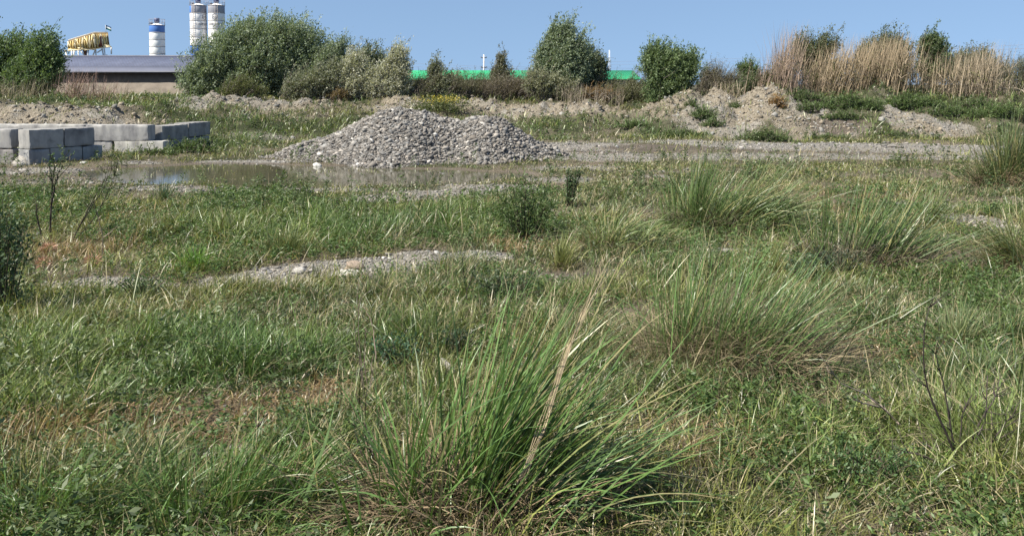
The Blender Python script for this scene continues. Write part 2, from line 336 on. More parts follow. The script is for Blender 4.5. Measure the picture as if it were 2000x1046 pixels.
M_PLASTER = col_mat('plaster', .9, .4, .01, 1.6, .22)
def ground_mat():
    m, n, N, Lk, b = mat('ground_soil')
    co = N.new('ShaderNodeTexCoord').outputs['Object']
    at = N.new('ShaderNodeAttribute'); at.attribute_name = 'Col'; sep = N.new('ShaderNodeSeparateColor'); Lk.new(at.outputs['Color'], sep.inputs[0])
    al = N.new('ShaderNodeAttribute'); al.attribute_name = 'Aux'; sep2 = N.new('ShaderNodeSeparateColor'); Lk.new(al.outputs['Color'], sep2.inputs[0])
    n1 = noise(n, 1.3, 8, .7, vec=co); n2 = noise(n, 18, 6, .7, vec=co); n3 = noise(n, 90, 4, .7, vec=co)
    soil = ramp(n, n2.outputs[0], [(.28, (.075, .06, .042)), (.5, (.15, .122, .09)), (.72, (.25, .21, .16))])
    # thatch: green and straw litter under the grass
    thatch = ramp(n, n3.outputs[0], [(.3, (.012, .016, .008)), (.5, (.032, .04, .018)), (.64, (.085, .085, .045)), (.8, (.15, .13, .08))])
    c = mixc(n, sep.outputs[1], soil.outputs[0], thatch.outputs[0])
    # gravel
    v1 = N.new('ShaderNodeTexVoronoi'); v1.inputs['Scale'].default_value = 22; Lk.new(co, v1.inputs['Vector'])
    v2 = N.new('ShaderNodeTexVoronoi'); v2.inputs['Scale'].default_value = 55; Lk.new(co, v2.inputs['Vector'])
    sv_ = N.new('ShaderNodeSeparateColor'); Lk.new(v1.outputs['Color'], sv_.inputs[0])
    sv2 = N.new('ShaderNodeSeparateColor'); Lk.new(v2.outputs['Color'], sv2.inputs[0])
    g1 = ramp(n, sv_.outputs[0], [(0, (.08, .073, .065)), (.45, (.19, .178, .157)), (.8, (.29, .272, .24)), (1, (.42, .4, .36))])
    g2 = ramp(n, sv2.outputs[0], [(0, (.11, .1, .088)), (.6, (.23, .212, .182)), (1, (.38, .36, .32))])
    gv = mixc(n, .55, g1.outputs[0], g2.outputs[0])
    gm = N.new('ShaderNodeMath'); gm.operation = 'MULTIPLY_ADD'; Lk.new(n2.outputs[0], gm.inputs[0]); gm.inputs[1].default_value = .9; gm.inputs[2].default_value = -.45
    ga = N.new('ShaderNodeMath'); ga.operation = 'ADD'; ga.use_clamp = True; Lk.new(sep.outputs[0], ga.inputs[0]); Lk.new(gm.outputs[0], ga.inputs[1])
    gs = N.new('ShaderNodeMapRange'); Lk.new(ga.outputs[0], gs.inputs[0]); gs.inputs[1].default_value = .25; gs.inputs[2].default_value = .6
    c = mixc(n, gs.outputs[0], c, gv)
    pale = ramp(n, n2.outputs[0], [(.3, (.1, .083, .06)), (.5, (.21, .18, .135)), (.7, (.36, .32, .255))])
    c = mixc(n, sep2.outputs[0], c, pale.outputs[0])
    mud = ramp(n, n1.outputs[0], [(.3, (.07, .058, .046)), (.7, (.14, .118, .095))])
    c = mixc(n, sep2.outputs[1], c, mud.outputs[0])
    red = ramp(n, n3.outputs[0], [(.3, (.06, .042, .028)), (.7, (.22, .165, .1))])
    c = mixc(n, sep.outputs[2], c, red.outputs[0])
    Lk.new(c, b.inputs['Base Color']); b.inputs['Roughness'].default_value = .95; b.inputs['Specular IOR Level'].default_value = .15
    hs = N.new('ShaderNodeMath'); hs.operation = 'ADD'; Lk.new(v1.outputs['Distance'], hs.inputs[0]); Lk.new(n2.outputs[0], hs.inputs[1])
    bump(n, hs.outputs[0], .7, .06, b)
    return m
M_GROUND = ground_mat()

# ------------------------------------------------------------------ ground sheet
xs = np.concatenate([-np.geomspace(38, 2500, 40)[::-1], np.arange(-38, -12, .2)[1:], np.arange(-12, 28, .1), np.arange(28, 38, .2), np.geomspace(38, 2500, 40)])
ys = np.concatenate([np.linspace(-60, 1, 30), np.arange(1.1, 34, .1), np.arange(34, 50, .13), np.geomspace(50.1, 3500, 90)])
X, Y = np.meshgrid(xs, ys); Z = H(X, Y)
g_, b_, m_, r_, l_, pd_, sh_ = masks(X, Y)
big = Geo(); bank = Geo()
grass_amt = np.clip(1 - np.maximum.reduce([g_, b_, m_ * .8, sh_]), 0, 1) * np.clip(.62 + (fbm(X, Y, .8, 4, 50) - .5) * 2.0 + l_ * .5, 0, 1)
colA = np.stack([g_, grass_amt, r_ * .8], -1); colB = np.stack([b_, np.clip(np.maximum(m_, sh_ * .9), 0, 1), pd_], -1)
_, rise = hbank(X, Y)
me = Geo(); grid(me, X, Y, Z)
allq = me.f[4][0]; rr = rise.ravel()[allq[:, 0]]; yy = Y.ravel()[allq[:, 0]]
isb = (rr > .02) & (yy < 50) & (np.abs(X.ravel()[allq[:, 0]]) < 38)
def sheet(name, sel):
    q = allq[sel]; used, inv = np.unique(q, return_inverse=True); q = inv.reshape(-1, 4)
    g = Geo(); g.add(np.stack([X, Y, Z], -1).reshape(-1, 3)[used], q, colA.reshape(-1, 3)[used])
    o = g.build(name, M_GROUND, smooth=True)
    ca = o.data.color_attributes.new('Aux', 'FLOAT_COLOR', 'POINT'); c4 = np.ones((len(used), 4), np.float32); c4[:, :3] = colB.reshape(-1, 3)[used]; ca.data.foreach_set('color', c4.ravel())
    return structure(o)
sheet('ground', ~isb); sheet('earth_bank', isb)

# water
def water():
    m, n, N, Lk, b = mat('muddy_water')
    b.inputs['Base Color'].default_value = (.075, .07, .045, 1); b.inputs['Roughness'].default_value = .03; b.inputs['IOR'].default_value = 1.33; b.inputs['Specular IOR Level'].default_value = .75
    co = N.new('ShaderNodeTexCoord'); mp = N.new('ShaderNodeMapping'); mp.inputs['Scale'].default_value = (1.2, 4.5, 1); Lk.new(co.outputs['Object'], mp.inputs[0])
    t = noise(n, 2.2, 3, .5, vec=mp.outputs[0]); bump(n, t.outputs[0], .05, .03, b)
    g = Geo(); Xw, Yw = np.meshgrid(np.linspace(-15.5, 3, 20), np.linspace(18, 30, 12)); grid(g, Xw, Yw, Xw * 0 - .05)
    structure(g.build('water', m))
water()

# ------------------------------------------------------------------ gravel pile beside the pool
prof = [(480, 316), (505, 311), (530, 305), (560, 293), (600, 278), (640, 261), (670, 246), (700, 230), (740, 211), (775, 205), (830, 211), (870, 226), (898, 231), (925, 222), (950, 218), (985, 229), (1030, 260), (1060, 280), (1095, 298), (1120, 312)]
px_ = np.array([P(a, b, 27)[0] for a, b in prof]); pz_ = np.array([P(a, b, 27)[2] for a, b in prof])
def pileH(x, y):
    h = np.interp(x, px_, pz_, left=-.3, right=-.3)
    k = np.sqrt((y - 27) ** 2 + .12) - .35
    z = h - .6 * np.maximum(k, 0) - .15 * sst(.2, 1.2, h)
    return z + (fbm(x, y, 1.3, 4, 60) - .5) * .2 + (fbm(x, y, 5, 2, 61) - .5) * .06
pile = thing('gravel_pile', 'big grey gravel pile with two humps at the edge of the puddle', 'gravel pile', (float(px_.mean()), 27, 0))
off = np.array([px_.mean(), 27, 0])
Xp, Yp = np.meshgrid(np.arange(px_[0] - .8, px_[-1] + .8, .07), np.arange(23.2, 31, .07)); Zp = pileH(Xp, Yp)
Zp = np.maximum(Zp, H(Xp, Yp) - .12)
g = Geo(); grid(g, Xp - off[0], Yp - off[1], Zp, (.13, .12, .108)); g.build('mound', col_mat('gravel_fines', .95, .9, .03, 14, .4), pile, smooth=True)
def stone_cols(N, lo=.1, hi=.27):
    k = U(0, 1, N) ** 1.3; v = lo + (hi - lo) * k; v = np.where(U(0, 1, N) < .035, U(.34, .5, N), v)
    t = rng.normal(0, .03, N)
    return np.stack([v * (1.06 + t), v * (.985), v * (.89 - t * .9)], 1)
n = 100000
x = U(px_[0] - .5, px_[-1] + .6, n); y = 27 + U(-3.9, 2.2, n); z = pileH(x, y); hz = H(x, y)
k = z > hz - .03; x, y, z = x[k], y[k], z[k]
s = np.clip(rng.lognormal(math.log(.058), .55, len(x)), .03, .3)
g = Geo(); stones(g, np.stack([x - off[0], y - off[1], z + s * .1], 1), s, stone_cols(len(x)), .4, .45)
o = g.build('loose_stones', M_STONE, pile); o['kind'] = 'stuff'

# ------------------------------------------------------------------ stones scattered over the open gravel
def scatter(dmin, dmax, n, pw=1.0, umax=.8):
    """ground points denser close by"""
    r = U(0, 1, n); e = 2 - pw
    d = (dmin ** e + r * (dmax ** e - dmin ** e)) ** (1 / e) if abs(e) > 1e-3 else dmin * (dmax / dmin) ** r
    u = U(-umax, umax, n); return u * (d + .3), d
g = Geo()
x, y = scatter(3.2, 47, 230000, 1.75); g_, b_, m_, r_, l_, pd_, sh_ = masks(x, y)
pr = np.clip(g_ * 1.1 - .15, 0, 1) + .28 * b_ + .05 * m_ + .02 
k = U(0, 1, len(x)) < pr; x, y, b_ = x[k], y[k], b_[k]
s = np.clip(rng.lognormal(math.log(.04), .5, len(x)) * np.clip(y / 13, .7, 1.15), .014, .16)
big_strip = (y > 8.5) & (y < 12.5) & (x < 0)
s = np.where(big_strip, s * .9, s); s = np.where((y > 31), s * (1 + 1.3 * U(0, 1, len(s)) ** 5), s)
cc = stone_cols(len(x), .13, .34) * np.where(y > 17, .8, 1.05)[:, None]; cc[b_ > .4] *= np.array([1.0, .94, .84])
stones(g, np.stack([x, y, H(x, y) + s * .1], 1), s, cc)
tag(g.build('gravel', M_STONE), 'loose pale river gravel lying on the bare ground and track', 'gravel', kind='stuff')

# earth clods and rubble lumps that roughen the spoil banks
g = Geo(); d_ = U(30, 50, 60000); x = U(-.72, .72, 60000) * d_; y = d_; g_, b_, m_, r_, l_, pd_, sh_ = masks(x, y); _, rs = hbank(x, y)
k = (U(0, 1, len(x)) < np.clip(b_ * .9 + g_ * .35 * (rs > .1), 0, 1)) & (rs > .03); x, y, g_ = x[k], y[k], g_[k]; n = len(x)
s = np.clip(rng.lognormal(math.log(.085), .55, n), .04, .38); c = np.array([.2, .168, .125]) * U(.55, 1.5, n)[:, None]; gk = U(0, 1, n) < .35; c[gk] = np.array([.2, .19, .17]) * U(.6, 1.5, gk.sum())[:, None]
stones(g, np.stack([x, y, H(x, y) + s * .02], 1), s, c, .62, .6, .32)
tag(g.build('earth_clods', M_STONE), 'earth clods and rubble lumps covering the spoil banks', 'rubble', kind='stuff')

# ------------------------------------------------------------------ meadow
def grass_col(n, x, y, red, lush):
    base = np.array([.088, .116, .03]); yel = np.array([.215, .212, .062]); blu = np.array([.05, .085, .032]); straw = np.array([.36, .31, .18]); rust = np.array([.27, .165, .09])
    q = fbm(x, y, .45, 3, 70)[:, None]; t = U(0, 1, n)[:, None]
    c = base * (1 - t) + yel * t * .9 + base * t * .1
    c = c * (1 - sst(.45, .7, q)) + (blu * (1 - t) + base * t * 1.1) * sst(.45, .7, q)
    c = c * (1 - lush[:, None] * .5) + np.array([.085, .15, .04]) * lush[:, None] * .55
    c = c * U(.4, 1.65, n)[:, None] * (.72 + .6 * fbm(x, y, 1.1, 3, 73))[:, None]
    dry = U(0, 1, n) < (.16 + .16 * (1 - lush) * (fbm(x, y, .8, 3, 71) > .5)) * (1 - .6 * lush)
    c[dry] = straw * U(.5, 1.2, dry.sum())[:, None]
    rd = U(0, 1, n) < red * .8
    tt = U(0, 1, rd.sum())[:, None]
    c[rd] = (rust * (1 - tt) + np.array([.38, .3, .15]) * tt) * U(.5, 1.2, rd.sum())[:, None]
    return c
def meadow(n, dmin, dmax, pw, segs, hmul=1.0, wmin=.0068):
    g = Geo(); x, y = scatter(dmin, dmax, n, pw)
    # blades come in small tufts
    kt = rng.integers(0, n, n); sp_ = .03 + .0025 * y[kt]
    x = x[kt] + rng.normal(0, 1, n) * sp_; y = y[kt] + rng.normal(0, 1, n) * sp_
    y = np.maximum(y, 2.2)
    g_, b_, m_, r_, l_, pd_, sh_ = masks(x, y)
    den = np.clip(1.0 - 1.05 * g_ - .8 * b_ - .85 * m_ - .9 * sh_, 0.035, 1)
    patch = fbm(x, y, .8, 4, 50)
    den = den * np.clip(.55 + (patch - .42) * 3.0 + l_ * .8, .12, 1)
    den = np.where((y > 17.2) & (y < 24) & (x < 2), den * .55, den)
    inpile = (pileH(x, y) > H(x, y) + .02) & (y > 23) & (y < 31.5)
    den = np.where(inpile, 0, den)
    den = np.where(y > 33, np.clip(den * 1.3 + .12 * (patch > .5) + .05, 0, 1), den)
    k = U(0, 1, n) < den; x, y, r_, l_, patch, m_ = x[k], y[k], r_[k], l_[k], patch[k], m_[k]; n = len(x)
    L = (.07 + .13 * U(0, 1, n) ** 1.5 + .16 * np.clip(fbm(x, y, .7, 3, 52) - .42, 0, 1) * 2.2 * U(.4, 1, n)) * hmul
    L = L * (.6 + 1.0 * sst(.3, .7, fbm(x, y, 1.6, 3, 57))) * (1 + l_ * .35) * (1 - .25 * r_)
    tall = U(0, 1, n) < .03; L[tall] *= U(1.5, 2.3, tall.sum())
    L *= np.interp(y, [3, 9, 14.5, 17, 22, 28, 60], [1.0, 1.1, 1.2, .8, .5, .9, 1.5])
    W = np.maximum(wmin * U(.6, 1.8, n), y * .0007 * U(.6, 1.6, n))
    az = rng.vonmises(0.2, .25, n); c = grass_col(n, x, y, r_, l_)
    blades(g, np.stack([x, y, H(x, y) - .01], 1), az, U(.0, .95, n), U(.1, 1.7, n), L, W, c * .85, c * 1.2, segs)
    return g
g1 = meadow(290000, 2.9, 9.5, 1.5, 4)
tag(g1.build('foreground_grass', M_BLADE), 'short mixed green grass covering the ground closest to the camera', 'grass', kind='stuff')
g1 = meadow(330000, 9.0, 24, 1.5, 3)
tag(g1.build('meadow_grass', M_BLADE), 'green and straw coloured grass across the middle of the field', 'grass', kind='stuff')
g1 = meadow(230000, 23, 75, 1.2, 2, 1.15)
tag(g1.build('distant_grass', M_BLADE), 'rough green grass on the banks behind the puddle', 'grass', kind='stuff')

def weeds(n, dmin, dmax, pw, hgt, nl, leafL, colA, colB, thr=.5, seed=80, lim=None):
    g = Geo(); x, y = scatter(dmin, dmax, n, pw)
    g_, b_, m_, r_, l_, pd_, sh_ = masks(x, y)
    q = fbm(x, y, .55, 4, seed)
    den = np.clip((q - thr) * 5 + .1 + l_ * 1.2 * (y > 30), .03, 1) * np.clip(1 - 1.1 * g_ - .6 * b_ - m_ * .6 - sh_, 0, 1) * (1 - .6 * r_)
    inpile = (pileH(x, y) > H(x, y) + .02) & (y > 23) & (y < 31.5)
    k = (U(0, 1, n) < den) & ~inpile; x, y = x[k], y[k]; n = len(x)
    if lim is not None:
        k = lim(x, y); x, y = x[k], y[k]; n = len(x)
    h = hgt * U(.5, 1.25, n) * np.interp(y, [3, 10, 30, 60], [1, 1.2, 1.5, 2.2])
    base = np.stack([x, y, H(x, y)], 1)
    tilt = rng.normal(0, .3, (n, 2)); tilt[:, 0] += .15
    top = base + np.stack([tilt[:, 0] * h, tilt[:, 1] * h, h], 1)
    t = U(.15, 1, (n, nl)); c = base[:, None] * (1 - t[..., None]) + top[:, None] * t[..., None]
    c = c + rng.normal(0, .06, (n, nl, 3)) * h[:, None, None]
    a = U(0, 6.28, (n, nl)); up = U(-.1, .9, (n, nl))
    d = np.stack([np.cos(a), np.sin(a), up], -1).reshape(-1, 3)
    cc = colA + (colB - colA) * U(0, 1, (n, nl, 1)) ; cc = cc * U(.7, 1.3, (n, 1, 1))
    LL = np.repeat(leafL * np.maximum(1, y / 9) ** .6, nl) * U(.6, 1.3, n * nl)
    leaves(g, c.reshape(-1, 3), d, LL, LL * U(.2, .45, n * nl), cc.reshape(-1, 3))
    blades(g, base, np.arctan2(tilt[:, 1], tilt[:, 0]), np.hypot(tilt[:, 0], tilt[:, 1]), 0.05, h, np.maximum(.004, y * .0004), np.array([.1, .1, .05]), segs=2, twist=3)
    return g
g1 = weeds(34000, 3, 18, 1.4, .15, 20, .042, np.array([.045, .09, .026]), np.array([.125, .19, .055]), .46, 80)
tag(g1.build('leafy_weeds', M_LEAF), 'low dark green broad leaved weeds among the grass', 'weeds', kind='stuff')
g1 = weeds(9000, 17, 60, .9, .2, 22, .045, np.array([.045, .075, .028]), np.array([.11, .15, .055]), .5, 83)
tag(g1.build('bank_weeds', M_LEAF), 'dense green weeds over the spoil banks and their foot', 'weeds', kind='stuff')

g1 = weeds(2600, 3.2, 26, 1.1, .42, 44, .05, np.array([.055, .085, .032]), np.array([.14, .18, .07]), .52, 86)
tag(g1.build('tall_weeds', M_LEAF), 'scattered knee high leafy weeds standing above the grass', 'weeds', kind='stuff')
g = Geo(); x, y = scatter(4.6, 30, 5200, 1.2); k = (puddle(x, y) < .15) & (U(0, 1, len(x)) < sst(.35, .65, fbm(x, y, .5, 3, 88))) & ~((pileH(x, y) > H(x, y)) & (y > 23)); x, y = x[k], y[k]; n = len(x)
hh = U(.22, .6, n) * np.interp(y, [3, 10, 30], [.8, 1, 1.1]); az_ = rng.vonmises(.2, .8, n); c = np.where((U(0, 1, n) < .5)[:, None], np.array([.34, .28, .18]), np.array([.14, .15, .06])) * U(.5, 1.2, n)[:, None]
b0 = np.stack([x, y, H(x, y)], 1); blades(g, b0, az_, U(0, .35, n), U(0, .5, n), hh, np.maximum(.003, y * .00045), c, segs=3, twist=3, prof=([0, .7, .85, 1], [.8, .6, 2.2, 0]))
tag(g.build('seed_stems', M_DRY), 'thin straw coloured seed stems standing up out of the grass', 'dry stems', kind='stuff')
# straw litter lying flat
g = Geo(); x, y = scatter(3, 30, 60000, 1.6); k = puddle(x, y) < .1; x, y = x[k], y[k]; n = len(x)
c = np.array([.33, .27, .18]) * U(.35, 1.2, n)[:, None]; c = np.where((U(0, 1, n) < .4)[:, None], np.array([.12, .09, .07]), c)
blades(g, np.stack([x, y, H(x, y) + U(.01, .12, n)], 1), U(0, 6.28, n), U(1.0, 1.6, n), U(-.3, .5, n), U(.06, .25, n), np.maximum(.003, y * .0004), c, segs=2)
tag(g.build('dry_litter', M_DRY), 'dead straw and twig litter lying on the ground', 'litter', kind='stuff')

# ------------------------------------------------------------------ tussocks
GREEN = np.array([.085, .125, .045])
def tussock(label, px, py, height, spread, n, W, wind=.35, kap=.9, arch=1.0, col=GREEN, dry=250, dryh=.35, drycol=(.2, .15, .095), up=.35, grp='tall tussocks of long bladed grass in the field', tone=1.0, segs=7, az0=0.0, fan=.4, lobes=None):
    p = hit(px, py); t = thing('grass_tussock', label, 'grass tussock', p, grp)
    g = Geo(); lobes = lobes or [(0, 0, 1.0, height, wind, arch)]
    for (ox, oy, fr, hh, wd, ar) in lobes:
        m = int(n * fr); r = np.abs(rng.normal(0, .5, m)) * spread; a = U(0, 6.28, m)
        bx, by = ox + r * np.cos(a), oy + r * np.sin(a)
        # blades fan outwards from the middle, then the wind pushes all of them to the right
        out = np.stack([np.cos(a), np.sin(a)], 1) * np.minimum(1, r / spread)[:, None] * fan + rng.normal(0, .15, (m, 2))
        out[:, 0] += wd * U(.5, 1.4, m); out[:, 1] += math.sin(az0) * wd
        lean = np.clip(np.hypot(out[:, 0], out[:, 1]), 0, 1.25); az = np.arctan2(out[:, 1], out[:, 0])
        L = hh * U(.5, 1.15, m); stiff = U(0, 1, m) < up
        curve = np.where(stiff, U(-.05, .45, m), U(.4, 1.7, m)) * ar; kink = U(0, 1, m) < .1; curve[kink] += U(.8, 1.8, kink.sum())
        c = col * U(.6, 1.45, m)[:, None] * tone; yl = U(0, 1, m) < .06; c[yl] = np.array([.3, .28, .13]) * U(.6, 1.2, yl.sum())[:, None]
        tp = c * 1.15; br = U(0, 1, m) < .12; tp[br] = np.array([.3, .24, .13])
        blades(g, np.stack([bx, by, np.zeros(m) - .02], 1), az, lean * .8, curve, L, W * U(.45, 1.2, m), c * np.array([1.0, .95, .8]), tp, segs, twist=1.3, prof=([0, .15, .5, .8, 1], [.7, 1, .9, .55, 0]))
    g.build('green_blades', M_BLADE, t)
    if dry:
        g = Geo(); m = dry; a = U(0, 6.28, m); r = np.abs(rng.normal(0, .6, m)) * spread
        i = rng.integers(0, len(lobes), m); lo = np.array([(q[0], q[1]) for q in lobes])[i]
        c = np.array(drycol) * U(.25, 1.6, m)[:, None]
        blades(g, np.stack([lo[:, 0] + r * np.cos(a), lo[:, 1] + r * np.sin(a), U(0, .12, m) * dryh], 1), a + rng.normal(0, .8, m), U(.2, 1.3, m), U(.3, 2.4, m), dryh * U(.5, 1.6, m), W * U(.4, .9, m), c, c * 1.25, 5, twist=1.5)
        g.build('dead_thatch', M_DRY, t)['kind'] = 'stuff'
    return t
FG = np.array([.088, .155, .045])
tussock('largest tussock in the centre foreground with a pale dry stalk leaning out of it', 895, 1022, 1.25, .44, 640, .0135, .45, arch=.8, col=FG, dry=3000, dryh=.42, up=.35,
        lobes=[(.06, .05, .5, 1.38, .4, .5), (.2, .08, .16, 1.25, .6, .6), (.3, .0, .2, 1.2, .95, 1.0), (-.28, -.05, .16, .85, -.05, 1.1), (.1, -.2, .12, .6, .2, 1.3)], segs=9, fan=.22)
tussock('wide tussock at the bottom edge of the photo left of centre', 440, 1030, .62, .4, 650, .008, .25, col=FG * .95, dry=900, dryh=.22, up=.4, lobes=[(0, 0, .5, .62, .3, .9), (.3, .08, .35, .6, .6, .8), (-.25, 0, .3, .5, -.2, 1.1)])
tussock('spreading tussock in the bottom left corner of the photo', 110, 1035, .55, .4, 560, .007, .2, col=FG * .95, dry=450, dryh=.2, up=.3, lobes=[(0, 0, .5, .55, .3, 1.0), (-.3, 0, .4, .5, -.3, 1.2), (.35, 0, .4, .5, .6, 1.1)])
tussock('broad mid field tussock with brown dead skirt right of the centre one', 1420, 715, 1.05, .5, 640, .0085, .45, col=np.array([.088, .155, .048]), dry=3200, dryh=.55, drycol=(.19, .155, .095), up=.6,
        lobes=[(-.35, .15, .3, 1.15, .1, .45), (.0, .05, .4, 1.1, .35, .6), (.35, .12, .4, 1.15, .6, .75), (.2, -.1, .15, .7, .3, 1.2)])
tussock('windswept tussock on the right with long blades leaning far right', 1690, 520, 1.25, .42, 360, .013, .7, col=np.array([.07, .115, .036]), dry=1400, dryh=.5, drycol=(.17, .14, .1), up=.6,
        lobes=[(-.5, .1, .16, 1.2, .05, .35), (-.1, .05, .4, 1.35, .45, .6), (.25, 0, .4, 1.4, .85, .6), (.3, -.1, .2, .9, .9, 1.1)])
tussock('two lobed tussock whose right half arches over its dark dead centre', 1420, 452, 1.15, .55, 1250, .012, .4, col=np.array([.09, .14, .045]), dry=1600, dryh=.5, drycol=(.1, .085, .055), up=.3,
        lobes=[(-.5, .3, .3, 1.35, .15, .3), (.1, .1, .4, 1.5, .65, 1.5), (.5, 0, .35, 1.5, .8, 1.6), (-.4, 0, .15, .7, -.2, 1.2)])
tussock('drooping pale green tussock left of the two lobed one', 1195, 490, .85, .45, 330, .013, .3, col=np.array([.13, .17, .065]), dry=500, dryh=.35, up=.15,
        lobes=[(0, 0, .6, .9, .2, 1.3), (.45, 0, .4, .8, .7, 1.2), (-.3, .1, .3, .8, -.4, 1.4)])
tussock('tall tussock cut by the right edge of the photo beside the track', 1975, 362, 1.7, .55, 620, .02, .15, col=np.array([.085, .115, .045]), dry=900, dryh=.6, up=.55, lobes=[(0, 0, .8, 1.75, .15, .55), (-.5, -.2, .3, 1.0, -.4, 1.0)])
tussock('drooping tussock at the right edge of the photo by the stony patch', 1990, 525, 1.0, .45, 500, .011, -.1, col=np.array([.12, .15, .06]), dry=900, dryh=.45, up=.2, lobes=[(0, 0, .6, 1.0, -.5, 1.1), (.2, 0, .4, 1.0, .3, 1.1)])
tussock('small yellowish tussock beside the reddish grass in the middle', 1095, 525, .5, .2, 260, .009, .15, col=np.array([.15, .17, .06]), dry=80, dryh=.2, up=.6)
tussock('fine bladed tussock just above the stony strip', 560, 500, .5, .42, 420, .008, .1, col=np.array([.12, .15, .055]), dry=150, dryh=.2, up=.6)
tussock('thin pale tussock in the right foreground grass', 1870, 680, .5, .2, 200, .006, .1, col=np.array([.15, .19, .09]), dry=60, dryh=.2, up=.6)
tussock('small tuft in the grass right of the wide stony track patch', 1820, 435, .6, .25, 180, .011, .2, col=np.array([.11, .15, .055]), dry=80, dryh=.2, up=.5)
tussock('bright lime green tuft above the left stony strip', 382, 528, .33, .2, 330, .009, .0, kap=0, col=np.array([.14, .27, .045]), dry=0, up=.5)
tussock('grey green tuft at the shore in front of the puddle', 320, 395, .5, .25, 200, .012, .1, col=np.array([.07, .12, .065]), dry=60, dryh=.2, up=.6)

# dry stalk bundle standing in the big tussock
def poly(pts, d0, d1=None):
    d1 = d0 if d1 is None else d1
    k = np.linspace(0, 1, len(pts)); return np.array([P(a, b, d0 + (d1 - d0) * t) for (a, b), t in zip(pts, k)])
def smooth_path(pts, m=14):
    pts = np.asarray(pts); n = len(pts); t = np.linspace(0, n - 1, m)
    return np.stack([np.interp(t, np.arange(n), pts[:, i]) for i in range(3)], 1)
g = Geo(); base_d = 4.2
for i in range(9):
    a = smooth_path(poly([(1012 + random.gauss(0, 8), 945), (1060 + random.gauss(0, 7), 830), (1108 + random.gauss(0, 6), 690), (1150 + random.gauss(0, 5), 590), (1186 + random.gauss(0, 7), 490 + random.random() * 90)], base_d - .05, base_d + .15))
    cc = np.array([.5, .4, .26]) * random.uniform(.5, 1.25)
    tube(g, a, np.interp(np.linspace(0, 1, len(a)), [0, 1], [.003, .001]), 4, cc)
st = thing('dry_grass_stalks', 'bundle of pale tan dry stalks leaning right out of the big tussock', 'dry stalks', P(1012, 960, base_d))
o = g.build('stalk_bundle', M_DRY, st); o.location = -Vector(st.location)

# ------------------------------------------------------------------ leafy and twiggy plants of the field
def twig_plant(name, label, cat, root, branches, d, rad, col, leafy=0, leafL=.035, leafcol=(.06, .1, .04), grp=None, twig=4, tl=.12):
    """branches: pixel polylines rooted in the ground"""
    p = hit(*root); d = p[1] if d is None else d
    t = thing(name, label, cat, p, grp); g = Geo(); gl = Geo()
    for bi, br in enumerate(branches):
        a = smooth_path(poly(br, d + random.uniform(-.12, .12), d + random.uniform(-.3, .3)), 12) - p
        jit = rng.normal(0, .006, a.shape) * np.linspace(0, 1, len(a))[:, None] * (d / 6); a = a + jit
        rr = np.interp(np.linspace(0, 1, len(a)), [0, 1], [rad, rad * .3]); tube(g, a, rr, 5, np.array(col) * random.uniform(.7, 1.2))
        for k in range(twig):
            i = random.randint(4, 11); dirv = unit(a[i] - a[i - 1]) * .7 + rng.normal(0, .45, 3); dirv[2] = abs(dirv[2]) * .8
            q = np.array([a[i], a[i] + dirv * tl * .5, a[i] + dirv * tl + np.array([.02, 0, .02])]); tube(g, q, [rad * .4, rad * .3, rad * .15], 4, np.array(col) * .9)
            if leafy:
                m = leafy; tt = U(0, 1, m)[:, None]; c = q[0] * (1 - tt) + q[2] * tt
                leaves(gl, c, rng.normal(0, 1, (m, 3)) + np.array([0, 0, .5]), leafL * U(.6, 1.2, m), leafL * .4, np.array(leafcol) * U(.6, 1.4, (m, 1)))
        if leafy:
            m = leafy * 4; i = rng.integers(2, 12, m); leaves(gl, a[i] + rng.normal(0, .012, (m, 3)), rng.normal(0, 1, (m, 3)) + np.array([0, 0, .6]), leafL * U(.6, 1.2, m), leafL * .4, np.array(leafcol) * U(.6, 1.4, (m, 1)))
    g.build('stems', M_BARK, t)
    if leafy: gl.build('foliage', M_LEAF, t)
    return t
DK = (.045, .035, .03); GY = (.22, .18, .15)
twig_plant('dead_weed', 'dark upright dead stem with a forked top near the left edge', 'dead weed', (97, 465), [[(97, 468), (100, 400), (104, 340), (106, 312)], [(100, 400), (110, 350), (122, 318)], [(99, 430), (102, 360), (98, 318)]], None, .016, DK, leafy=10, leafL=.05, twig=6, tl=.2)
twig_plant('dead_weed', 'thin bare stem leaning left beside the dark forked one', 'dead weed', (82, 470), [[(84, 474), (72, 420), (66, 375)], [(80, 460), (70, 410), (78, 380)]], None, .009, DK, twig=4, tl=.12)
twig_plant('dead_weed', 'fan of thin dark stems leaning right near the left edge', 'dead weed', (138, 470), [[(136, 478), (165, 425), (195, 380), (222, 320)], [(140, 476), (185, 425), (215, 365), (228, 335)], [(138, 475), (172, 410), (205, 350), (210, 325)]], None, .009, DK, leafy=8, leafL=.04, leafcol=(.1, .12, .05), twig=9, tl=.28)
twig_plant('dead_weed', 'crooked pale dead stem behind the red flower heads', 'dead weed', (198, 505), [[(198, 510), (202, 465), (188, 410), (180, 395)], [(201, 465), (222, 448)]], None, .009, (.3, .24, .18), twig=3, tl=.1)
